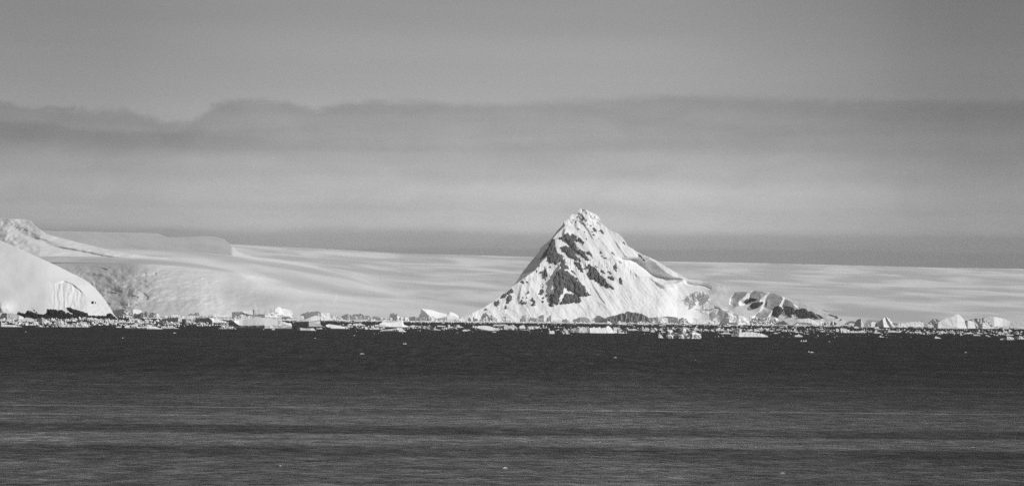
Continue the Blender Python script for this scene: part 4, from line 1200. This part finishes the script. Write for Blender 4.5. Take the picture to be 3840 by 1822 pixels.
berg('S6', 490, '1560 485,1600 440,1660 380,1740 480', None, rough=.25)
berg('S6', 412, '1770 405,1800 345,1850 350,1855 405', [(1770, -.2)], rough=.3)
berg('S6', 470, '50 465,130 420,200 430,260 462', None, rough=.3)
berg('S6', 435, '700 430,720 380,760 370,820 395,890 425', None, rough=.2)
berg('S7', '190 385,700 452,1580 472', '190 345,300 300,430 270,560 240,680 195,740 185,800 195,820 160,875 125,940 140,1030 165,1110 160,1220 190,1310 200,1340 230,1430 270,1490 310,1520 370,1560 430,1582 467', [(190, -.18), (620, -.6), (680, -.22), (1500, .2)],
     'big dark dome-shaped iceberg of dirty fluted ice below the mountain', 'the big dark iceberg', name='dark_iceberg', flute=.7, rough=.10, lean=.5, mat=M_DIRTY_SHADE)
berg('S7', 520, '598 485,610 430,640 405,680 420,692 505', [(598, .1), (640, .5)], 'egg-shaped bright ice boulder before the big dark iceberg', 'the egg-shaped boulder', smooth=True, rough=.06)
berg('S7', 520, '690 510,700 450,740 445,810 455,867 512', [(690, .3)], smooth=True)
berg('S7', 500, '430 475,450 430,560 430,600 395,602 495', [(430, -.2)], rough=.1, mat=M_GREY)
berg('S7', 492, '228 475,260 420,320 415,422 468', None)
berg('S7', 525, '340 520,380 490,444 520', None)
berg('S7', 524, '1120 515,1140 470,1240 430,1280 420,1400 450,1402 512', None, rough=.25)
berg('S7', 528, '1390 522,1430 480,1492 526', None)
berg('S7', 462, '1500 385,1510 320,1700 305,1775 300,1792 402', [(1500, -.25)], 'grey low tabular berg right of the big dark iceberg', rough=.08, mat=M_GREY)
berg('S7', 462, '1788 405,1800 300,1900 290,1990 320,2120 370,2300 360,2360 400,2402 455', [(1788, .1), (1900, .4)], 'white snow-sloped berg right of the grey tabular one', 'the snow-sloped berg', rough=.10)
berg('S7', 400, '1905 335,1915 285,2100 283,2290 300,2362 335', [(1905, -.3)], 'thin grey berg rim behind the snow-sloped berg', rough=.06, mat=M_GREY)
berg('S7', 470, '1570 465,1600 400,1680 410,1760 400,1800 465', None, rough=.25)
berg('S7', 502, '2360 455,2380 360,2440 330,2500 320,2560 340,2640 370,2702 455', [(2360, -.2), (2500, .4)], 'knobbly heap of pale ice blocks right of the snow-sloped berg', 'the knobbly heap', rough=.35)
berg('S7', 550, '2420 548,2480 530,2570 540,2620 548', None)
berg('S7', 712, '1230 685,1260 640,1300 620,1340 650,1420 640,1490 610,1510 650,1532 702', None, 'jumbled row of ice chunks with a taller right end', rough=.25)
berg('S7', 647, '450 635,500 600,560 600,660 615,697 642', None)
berg('S7', 690, '820 675,900 650,1010 650,1100 640,1210 688', None, rough=.2)
berg('S7', 640, '1150 632,1190 612,1225 635', None)
berg('S7', 700, '1540 695,1620 680,1750 695', None)
berg('S7', 740, '1535 720,1560 690,1640 705,1690 738', None)
berg('S7', 660, '1640 640,1660 610,1720 615,1740 650,1810 655', None)
berg('S7', 690, '1790 680,1840 650,1890 640,1930 682', None, rough=.2)
berg('S7', 558, '1765 552,1850 528,1960 540,2012 552', None)
berg('S7', 548, '1560 545,1600 532,1640 545', None)
berg('S7', 590, '1040 582,1080 565,1110 575', None)
berg('S7', 585, '600 578,630 565,660 578', None)
berg('S7', 912, '1793 905,1797 780,1800 735,1812 730,1840 780,1880 830,1932 907', [(1793, .15), (1850, .7)], 'narrow ice spire beside the rugged iceberg', 'the narrow spire', rough=.18)
berg('S8', '-500 832,-300 847,200 852,550 852', '-500 750,-490 650,-450 580,-420 575,-340 590,-290 620,-245 670,-240 715,-160 690,-80 600,-20 540,30 520,100 525,150 545,180 580,230 610,300 620,360 630,420 680,480 700,540 730,552 842', [(-500, -1), (-430, .4), (-240, -.3), (-30, .4), (190, -.3), (290, .8)],
     'large rugged knobbly iceberg with two humps, nearest the camera', 'the rugged iceberg', rough=.30)
berg('S7', 750, '1850 738,1870 705,1920 720,1945 715,2002 746', None)
berg('S7', 793, '2278 788,2290 755,2340 760,2347 787', None)
berg('S7', 652, '2150 642,2180 605,2230 620,2282 647', None)
# --- right
berg('S8', '1430 782,1500 800,1900 802,2530 802', '1430 765,1460 700,1495 660,1510 590,1540 545,1570 527,1600 560,1650 545,1700 570,1730 610,1733 660,1800 660,1900 650,2050 655,2150 670,2300 700,2440 745,2532 792', [(1430, -.6), (1650, .5, .1), (1745, .22), (2300, .6)],
     'seal-shaped iceberg with a dark craggy head and long smooth back', 'the seal-shaped iceberg', rough=.07, lean=.8, smooth=False)
berg('S8', 610, '180 602,220 545,290 540,340 560,360 515,400 508,430 550,480 570,582 606', None, 'white jagged brash lump behind the rugged iceberg', rough=.25)
berg('S8', 617, '590 605,610 570,680 570,740 590,782 612', None)
berg('S8', 627, '810 615,830 580,890 590,900 612', None)
berg('S8', 627, '898 610,920 550,990 555,1010 580,1040 535,1090 525,1140 560,1200 590,1242 622', None, 'rumpled white floe left of the seal-shaped iceberg', rough=.2)
berg('S8', 622, '1240 618,1270 580,1330 558,1370 585,1482 607', None)
berg('S8', 717, '1020 695,1050 665,1110 695,1180 680,1230 650,1260 680,1340 660,1370 690,1452 711', None, 'low straggling floe left of the seal-shaped head', rough=.2)
berg('S8', 627, '1860 610,1900 570,1960 590,2000 565,2052 605', None, rough=.2)
berg('S8', 647, '2060 620,2090 570,2160 570,2220 600,2282 646', None, rough=.2)
berg('S8', 607, '2198 580,2230 540,2280 570,2300 510,2340 550,2372 602', None, rough=.2)
berg('S8', 610, '2400 570,2440 545,2520 570,2532 602', None)
berg('S8', '1080 405,1130 448,1400 450,1960 440', '1080 402,1110 350,1180 270,1215 200,1220 130,1250 102,1300 115,1350 110,1420 110,1520 130,1570 180,1700 185,1800 210,1900 230,1950 240,1962 392', [(1080, -.6), (1385, .5, -.15), (1480, -.1), (1640, .45)],
     'tower-ended iceberg with a dark left prow and pale right side', 'the tower-ended iceberg', rough=.16)
berg('S8', 452, '1110 402,1130 370,1300 380,1600 385,1622 390,1627 446', [(1110, -.5), (1617, 1)], 'low dark plank of ice in front of the tower-ended iceberg', rough=.05, jit=.01)
berg('S8', 434, '1960 405,1965 250,2010 235,2060 270,2140 222,2200 230,2260 250,2340 255,2420 250,2500 235,2570 230,2640 250,2720 220,2770 270,2840 330,2872 365', [(1960, .1), (2400, .3)], 'crumbled field of bright ice towers right of the tower-ended iceberg', 'the crumbled ice towers', rough=.5, jit=.12)
berg('S8', 425, '305 310,320 245,500 270,700 305,882 342', [(305, .25)], 'tilted snow-topped slab on the sea ice left of the tower-ended iceberg', rough=.06)
berg('S8', 402, '870 325,900 215,960 225,1010 230,1070 280,1082 312', [(870, .2), (960, .5)], 'bright round ice heap left of the tower-ended iceberg', rough=.3)
berg('S8', 402, '480 385,540 325,590 318,652 355', [(480, -.3)], rough=.2, mat=M_GREY)
berg('S8', 428, '690 422,760 380,840 370,1000 400,1060 425', None, rough=.3)
berg('S8', 498, '1170 492,1240 470,1330 478,1370 448,1415 490', None)
berg('S8', 510, '1650 505,1720 482,1810 503', None)
berg('S8', 488, '150 484,200 472,270 484', None)
berg('S9', 454, '195 435,280 380,380 350,455 322,520 370,580 410,627 442', [(195, -.35), (560, -.15)], 'dark pyramid-shaped berg right of the crumbled ice towers', 'the dark pyramid berg', rough=.06, mat=M_DIRTY_SHADE)
berg('S9', 458, '690 445,780 420,860 360,940 300,1030 270,1200 255,1290 300,1380 330,1402 400,1405 442', [(690, -.35), (1290, .3)], 'low domed snowy berg with a dark cracked wall under the hill rocks', 'the domed dark-walled berg', cliff='690 444,780 425,830 385,900 372,1100 385,1280 402,1405 425', lean2=3, rough=.12)
berg('S9', 452, '1390 445,1400 400,1520 340,1580 275,1640 290,1670 330,1702 442', [(1390, .3)], 'pale pointed snow berg right of the domed dark-walled berg', rough=.15)
berg('S9', 454, '1640 435,1720 340,1800 320,1900 320,2000 350,2050 400,2102 442', [(1640, .0), (1900, .4)], 'pale berg with dark arched caves in its wall', 'the cave-walled berg', rough=.2)
for a, bb in (('1590 440,1595 385,1610 378,1620 440', 446), ('1630 440,1640 390,1680 385,1700 440', 446), ('1810 440,1840 370,1890 350,1892 440', 447), ('1925 440,1930 350,1980 375,2018 440', 447)):
    cave = berg('S9', bb, a, [(0, -.6)], rough=.05, mat=M_DIRTY_SHADE, ymax=8000, name='cave')  # dark pieces on the wall, painting the shade inside the hollows
    BERGS.pop()
    cave.parent = next(b['o'] for b in BERGS if b['short'] == 'the cave-walled berg')
berg('S9', 452, '2230 435,2300 380,2400 340,2470 335,2560 360,2602 442', [(2230, -.45)], 'dark grey berg just left of the shoe-shaped iceberg', rough=.12, mat=M_GREY)
berg('S9', 446, '2355 438,2370 405,2440 400,2520 410,2530 440', [(2355, .1)], rough=.1)
berg('S9', 617, '1900 612,1910 585,1950 595,1962 615', None)
berg('S9', 652, '1948 632,1960 570,2040 555,2090 600,2082 642', None, rough=.15)
berg('S9', 682, '2060 664,2100 560,2150 540,2230 550,2290 560,2320 590,2380 590,2410 640,2500 620,2562 672', [(2060, -1.1), (2125, .5)], 'cracked white iceberg with a black left wall below the cave-walled berg', 'the cracked white iceberg', rough=.2)
berg('S9', 800, '718 772,770 750,840 755,880 735,892 712,940 745,1010 770,1022 796', None, 'small peaked floe like a sitting bird on open water', 'the bird-like floe')
berg('S9', 942, '955 932,970 890,985 890,1005 937', [(955, .2)], 'left of three tiny ice spires close together on open water')
berg('S9', 940, '1030 932,1040 885,1082 934', [(1030, .4)], 'middle of three tiny ice spires close together on open water')
berg('S9', 940, '1093 928,1110 880,1120 880,1134 936', [(1093, .4)], 'right of three tiny ice spires close together on open water')
for bb, a in ((708, '140 685,160 655,200 685,240 675,302 706'), (676, '780 664,830 635,922 672'), (684, '920 674,950 645,1032 681'), (718, '1040 716,1055 680,1092 716'), (720, '1110 705,1118 675,1135 700,1222 718'), (716, '620 712,650 695,692 711'),
              (642, '640 630,645 580,690 600,720 640,800 610,812 637'), (680, '250 676,290 660,365 674'), (628, '480 622,500 585,560 615'), (625, '70 618,120 600,195 612'), (660, '1100 656,1120 635,1200 658'), (655, '1480 650,1510 618,1620 630,1680 652'), (525, '300 518,360 500,420 505,490 520'), (725, '1700 722,1750 710,1790 720'), (790, '1450 787,1465 778,1490 787')):
    berg('S9', bb, a)
berg('S10', 444, '15 405,40 330,90 240,150 205,220 190,248 205,252 240,270 300,300 340,340 345,460 340,520 310,590 275,640 280,690 330,715 400,727 437', [(15, -.6), (225, .35), (300, -.1), (520, .45)],
     'shoe-shaped iceberg with a dark curled toe at its left', 'the shoe-shaped iceberg', smooth=True, rough=.05)
berg('S10', '690 425,750 443,1240 450', '690 325,760 270,830 210,870 200,890 170,965 128,1010 170,1060 210,1080 250,1130 290,1150 350,1200 420,1242 446', [(690, -.6), (900, .75, -.15), (1085, -.45, -.52), (1160, .9, -.62)],
     'tall peaked iceberg with bright and dark slanting bands', 'the slant-banded peak', rough=.05, lean=.5)
berg('S10', 332, '370 295,390 250,440 225,600 235,780 245,842 262', [(370, -.2)], 'grey slab rim showing behind the shoe-shaped iceberg', rough=.05, mat=M_GREY)
berg('S10', 378, '1150 372,1160 320,1250 320,1340 345,1352 372', [(1150, -.4)], 'dark low ice block on the sea ice right of the slant-banded peak', rough=.08, mat=M_GREY)
berg('S10', 432, '1300 402,1310 350,1400 330,1540 310,1700 290,1950 280,2050 300,2062 392', [(1300, .1), (1400, .3)], 'long pale sloping berg between the slant-banded peak and the dome', 'the long sloping berg', rough=.12)
berg('S10', 402, '2190 315,2250 270,2310 215,2370 190,2440 200,2500 230,2560 235,2567 252', [(2190, -.4), (2450, .1)], 'dark pitted ice crag leaning on the left of the dome iceberg', 'the pitted crag', rough=.45, mat=M_GREY)
berg('S10', 417, '2060 402,2100 360,2180 350,2260 360,2302 412', [(2060, -.4), (2180, .3)], rough=.3)
berg('S10', 295, '1940 290,1970 262,2030 270,2042 296', [(1940, -.4)], 'small dark cap of ice on the long sloping berg', rough=.2, mat=M_GREY, ymax=8600)
for bb, a in ((602, '0 592,30 545,120 560,200 550,260 535,320 540,372 582'), (622, '510 602,560 560,640 555,700 570,740 590,832 621'), (592, '880 572,900 540,1000 555,1050 520,1090 540,1180 535,1300 560,1392 567'), (600, '1510 592,1550 575,1592 597'), (610, '1600 607,1620 565,1680 570,1782 607'),
              (612, '1770 592,1800 560,1900 565,1960 555,2012 592'), (614, '2050 582,2070 550,2180 560,2230 590,2302 612'), (637, '1930 632,1950 600,2052 636')):
    berg('S10', bb, a, rough=.25)
berg('S10', 732, '718 717,750 690,780 695,800 680,820 710,907 727', None, 'tiny duck-like floe alone on open water, left of the other', smooth=True)
berg('S10', 770, '2348 752,2365 725,2400 730,2420 690,2440 725,2520 745,2572 767', None, 'small floe with a raised knob alone on open water at right', smooth=True)
berg('S10', 470, '0 462,50 410,110 420,172 457', None)
berg('S10', 492, '588 455,640 430,740 430,765 470,767 490', None, rough=.2)
berg('S10', 502, '930 492,980 470,1042 497', None)
berg('S10', 620, '980 618,1000 605,1025 615', None)
berg('S11', '-80 548,0 550,900 560', '-80 540,-60 470,-20 420,10 408,80 370,200 295,390 240,480 200,600 135,650 140,710 180,760 240,830 300,850 400,902 545', [(-80, -.7), (60, .12), (620, .45)],
     'big smooth dome-shaped iceberg with a pointed top at the right', 'the dome iceberg', smooth=True, rough=.05, lean=.6)
berg('S11', 556, '545 505,600 440,720 370,830 340,920 320,1000 325,1100 360,1140 430,1157 550', [(545, -.7), (720, .1), (790, -.45), (930, .5)], 'rounded iceberg with dark hollows in front of the dome iceberg', 'the hollowed iceberg', smooth=True, rough=.06, lean=.3)
berg('S11', 554, '900 335,1000 290,1160 260,1300 240,1420 235,1480 280,1560 380,1640 460,1702 525', [(900, -.05), (1300, .25)], 'mottled grey-white iceberg behind the hollowed one', rough=.2, mat=M_GREY)
berg('S11', 564, '1238 505,1260 450,1330 415,1350 390,1430 385,1500 410,1560 470,1650 530,1692 556', [(1238, -.9), (1365, .6)], 'bright wedge iceberg with a black cave on its left', 'the caved wedge iceberg', rough=.12)
berg('S11', 560, '368 552,430 500,495 412,502 440,512 535', [(368, -.5)], 'dark fin-shaped ice sliver in front of the dome iceberg', rough=.08, mat=M_DIRTY_SHADE)
berg('S11', 580, '515 570,540 520,600 515,640 540,645 575', [(515, .1)], rough=.2)
berg('S11', 485, '1430 300,1450 250,1560 200,1680 205,1850 240,2000 270,2150 340,2302 375', [(1430, -.3), (1700, .3), (1950, .0)], 'distant smooth snow dome at the right edge', 'the distant snow dome', smooth=True, rough=.04, lean=1.2)
berg('S11', 505, '2150 385,2300 340,2450 290,2576 260,2800 240,2900 300', [(2150, -.35)], 'distant grey snow slope cut by the right picture edge', smooth=True, rough=.04, lean=1.2)
berg('S11', 618, '1080 605,1100 560,1180 565,1202 605', [(1080, -.3)], 'left of two dirty rounded ice chunks', rough=.3, mat=M_DIRTY_SHADE)
berg('S11', 628, '1200 598,1240 560,1290 540,1370 570,1392 612', [(1200, -.2)], 'right of two dirty rounded ice chunks', rough=.3, mat=M_DIRTY_SHADE)
berg('S11', '1850 884,2295 890', '1850 882,1920 850,2010 835,2060 850,2080 785,2130 780,2200 800,2280 830,2297 886', [(1850, .2), (1990, -.5), (2080, .45)], 'twisted white floe with a dark left hollow in the lower right ice', 'the twisted floe', rough=.2)
berg('S11', 872, '2290 862,2300 800,2380 800,2450 770,2520 790,2600 830,2702 871', None, 'knobbly white floe cut by the right picture edge', rough=.25)
for bb, a in ((645, '2108 642,2140 590,2160 575,2242 642'), (692, '1950 655,1990 620,2070 630,2112 664'), (767, '1040 755,1090 725,1180 735,1280 745,1312 762'), (770, '1430 767,1450 740,1532 757'), (797, '1490 787,1530 770,1612 796'), (750, '690 742,720 710,792 747'), (712, '790 702,1000 665,1080 690,1112 707'),
              (714, '1130 692,1200 655,1280 690,1372 702'), (700, '1380 692,1430 670,1502 692'), (732, '1780 682,1850 650,1930 690,2042 727'), (760, '2040 722,2100 690,2202 752'), (694, '60 662,120 640,210 625,270 660,352 682'), (704, '450 682,470 635,510 665,592 702'), (727, '30 722,80 708,132 721'), (612, '1480 605,1500 580,1560 600,1650 608'), (720, '2360 715,2400 680,2460 705,2520 717')):
    berg('S11', bb, a, rough=.2)
# --- scraps alone on the open water (photograph pixels)
ZONES['P'] = (0, 0)


def scrap(px, py, wd, ht, label=None):
    k = 1 / SZ
    berg('P', py * k, '%f %f,%f %f,%f %f,%f %f' % ((px - wd / 2) * k, (py - 0.3) * k, (px - wd * .15) * k, (py - ht) * k, (px + wd * .25) * k, (py - ht * .6) * k, (px + wd / 2) * k, (py - 0.3) * k), [((px - wd / 2) * k, .3)], label, name='ice_fragment', thick=wd * 0.6)


scrap(1358, 1327, 19, 3.5, 'thin flat ice fragment alone on dark water, below left of centre')
scrap(1515, 1290, 8, 4.5, 'left of two upright ice scraps close together on dark water')
scrap(1522, 1291, 5, 8, 'right of two upright ice scraps close together on dark water')
scrap(2308, 1341, 12, 3, 'thin flat ice fragment alone on dark water under the rugged iceberg')
scrap(3034, 1320, 7, 5, 'left of two ice scraps on dark water under the seal-shaped iceberg')
scrap(3045, 1322, 14, 5, 'right of two ice scraps on dark water under the seal-shaped iceberg')
scrap(3622, 1322, 9, 3, 'tiny ice fragment alone on dark water at the right')
scrap(461, 1267, 8, 2.2, 'tiny ice fragment alone on dark water at the left')
scrap(1182, 1268, 9, 2.2, 'tiny ice fragment on dark water below the block iceberg')
scrap(1329, 1258, 8, 2.2, 'tiny ice fragment on dark water below the wedge-shaped floe')
scrap(655, 1249, 11, 3.5, 'small white ice fragment on dark water below the stumpy floe')
scrap(97, 1244, 5, 2.5, 'tiny ice fragment on dark water below the tailed iceberg')
scrap(1895, 1755, 20, 5.5, 'flat white ice fragment nearest the camera, centre bottom')
scrap(1052, 1746, 12, 3, 'small ice fragment near the bottom, left of centre')
scrap(2935, 1773, 17, 3, 'small thin ice fragment near the bottom right')
scrap(2250, 1657, 7, 3, 'tiny double ice speck on the bright water lane')
scrap(3110, 1281, 8, 2.2, 'tiny ice fragment right of the three tiny spires')
scrap(2935, 1262, 6, 2, 'tiny ice fragment just right of the seal-shaped iceberg')

# --- labels of the small pieces: their shape and what they float beside
MAJ = [b for b in BERGS if b['short']]
ORD = ['leftmost', 'second', 'third', 'fourth', 'fifth', 'sixth', 'seventh', 'eighth']
todo = {}
for b in BERGS:
    if b['label']:
        continue
    wdt, xc = b['x1'] - b['x0'], (b['x0'] + b['x1']) / 2
    ar = wdt / b['h']
    tops = sorted(b['top'], key=lambda p: p[1])[0][0]
    shape = 'flat' if ar > 4.5 else 'low' if ar > 2.8 else 'chunky' if ar > 1.4 else 'upright'
    size = 'tiny' if wdt < 11 else 'small' if wdt < 26 else 'white'
    best, bd = None, 1e9
    for M in MAJ:
        gap = max(M['x0'] - xc, xc - M['x1'], 0)
        dd = gap + 2.2 * abs(M['y'] - b['y'])
        if dd < bd:
            best, bd = M, dd
    if best['x0'] <= xc <= best['x1']:
        rel = 'in front of' if b['y'] > best['y'] - 1 else 'behind'
    else:
        rel = 'left of' if xc < best['x0'] else 'right of'
    b['name'] = 'ice_floe' if b['name'] == 'iceberg' else b['name']
    b['o'].name = b['name']
    key = '%s %s ice floe %s %s' % (size, shape, rel, best['short'])
    todo.setdefault(key, []).append(b)
for key, L in todo.items():
    L.sort(key=lambda b: b['x0'])
    for i, b in enumerate(L):
        if len(L) == 1:
            b['label'] = key
        elif i == 0:
            b['label'] = 'leftmost ' + key
        elif i == len(L) - 1:
            b['label'] = 'rightmost ' + key
        else:
            b['label'] = ORD[i] + ' ' + key + ' from left'
for b in BERGS:
    big = b['name'] in ('iceberg', 'dark_iceberg')
    tag(b['o'], b['label'], 'iceberg' if big else 'ice floe', 'icebergs drifting off the shore' if big else 'small floes and fragments of ice')


# ------------------------------------------------------------------ brash: thousands of ice bits nobody could count
def brash(name, n, px_rng, dy_fun, seed, wr, mat, label, clump, thr, ymax=12500):
    rng = np.random.default_rng(seed)
    px = rng.uniform(px_rng[0], px_rng[1], n * 6)
    lo, hi = dy_fun(px)
    dy = lo + (hi - lo) * rng.random(n * 6)
    keep = (fbm(px / clump[0], dy / clump[1], seed, 3, 0.6) > thr)
    px, dy = px[keep][:n], dy[keep][:n]
    n = len(px)
    Yd = np.minimum(CAM_H * FPX / dy, ymax)
    P = at(px, horizon(px) + dy, Yd)
    mpp = Yd / FPX
    wd = (wr[0] + (wr[1] - wr[0]) * rng.random(n) ** 2.6) * mpp
    ht = wd * rng.uniform(0.12, 0.55, n) * rng.choice([1, 1, 1, 1.7], n)
    k = 6
    ang = np.linspace(0, 2 * np.pi, k, endpoint=False)[None, :] + rng.uniform(-.3, .3, (n, k))
    r1 = rng.uniform(.35, .6, (n, k))
    r2 = r1 * rng.uniform(.35, .9, (n, k))
    ox_ = rng.uniform(-.12, .12, (n, 1))
    V = np.zeros((n, 2 * k + 1, 3))
    V[:, :k, 0] = np.cos(ang) * r1 * wd[:, None]
    V[:, :k, 1] = np.sin(ang) * r1 * wd[:, None] * 0.9
    V[:, :k, 2] = -0.4
    V[:, k:2 * k, 0] = (np.cos(ang) * r2 + ox_) * wd[:, None]
    V[:, k:2 * k, 1] = np.sin(ang) * r2 * wd[:, None] * 0.9
    V[:, k:2 * k, 2] = ht[:, None] * rng.uniform(.35, .95, (n, k))
    V[:, 2 * k, 0] = ox_[:, 0] * wd
    V[:, 2 * k, 2] = ht * rng.uniform(.6, 1.15, n)
    V[:, :, 0] += P[:, None, 0]
    V[:, :, 1] += P[:, None, 1]
    fs = []
    for i in range(k):
        j = (i + 1) % k
        fs += [(i, j, k + j), (i, k + j, k + i), (k + i, k + j, 2 * k)]
    F = np.array(fs)[None] + (np.arange(n) * (2 * k + 1))[:, None, None]
    o = make_obj(name, V.reshape(-1, 3), F.reshape(-1, 3), mat, smooth=False)
    tag(o, label, kind='stuff')
    return o


dyl = lambda f, g: (lambda x: (f(x), g(x)))
brash('brash_ice', 1500, (-60, 860), dyl(lambda x: interp(x, [(0, 25), (440, 22), (860, 26)]), lambda x: interp(x, [(0, 46), (440, 44), (700, 46), (860, 40)])), 3, (1.5, 15), M_BERG, 'jam of small broken ice bits before the headland', (60, 5), -.05)
edge_dy = lambda x: interp(x, EDGE) - horizon(x)
brash('brash_ice', 1100, (460, 3900), dyl(lambda x: edge_dy(x) - 0.5, lambda x: edge_dy(x) + interp(x, [(460, 4), (2600, 6), (3000, 9), (3840, 10)])), 5, (1.2, 9), M_BERG, 'thin line of ice bits along the sea ice edge', (70, 3), .12)
brash('brash_ice', 2100, (1180, 3900), dyl(lambda x: interp(x, [(1180, 33), (1900, 35), (2500, 33), (3000, 31), (3840, 35)]), lambda x: interp(x, [(1180, 50), (1900, 48), (2500, 48), (3000, 44), (3840, 52)])), 7, (1.2, 11), M_BERG, 'drifting strips of small ice bits across the dark water', (95, 2.6), .16)
brash('brash_ice', 260, (1180, 3900), dyl(lambda x: x * 0 + 48, lambda x: x * 0 + 66), 9, (1.0, 7), M_BERG, 'sparse scattered ice specks on open water', (120, 4), .15)
brash('ice_rubble', 2600, (470, 3900), dyl(lambda x: x * 0 + 15.6, lambda x: edge_dy(x) - 0.2), 11, (1.5, 12), M_BERG, 'rubble of small ice blocks strewn over the sea ice', (55, 1.2), .0, 9300)


# ------------------------------------------------------------------ air: thin even haze over the whole place
def build_haze():
    x, y0, y1, z0, z1 = 46000.0, -9000.0, 66000.0, -30.0, 2300.0
    V = [(-x, y0, z0), (x, y0, z0), (x, y1, z0), (-x, y1, z0), (-x, y0, z1), (x, y0, z1), (x, y1, z1), (-x, y1, z1)]
    F = [(0, 3, 2, 1), (4, 5, 6, 7), (0, 1, 5, 4), (1, 2, 6, 5), (2, 3, 7, 6), (3, 0, 4, 7)]
    m = bpy.data.materials.new('haze_air')
    m.use_nodes = True
    nt = m.node_tree
    nt.nodes.clear()
    v = nt.nodes.new('ShaderNodeVolumePrincipled')
    v.inputs['Color'].default_value = (0.97, 0.97, 0.97, 1)
    v.inputs['Density'].default_value = 7.0e-6
    v.inputs['Anisotropy'].default_value = 0.0
    out = nt.nodes.new('ShaderNodeOutputMaterial')
    nt.links.new(v.outputs[0], out.inputs['Volume'])
    o = make_obj('haze', V, F, m, smooth=False)
    tag(o, 'thin pale haze in the air over sea and ice', kind='stuff')


build_haze()
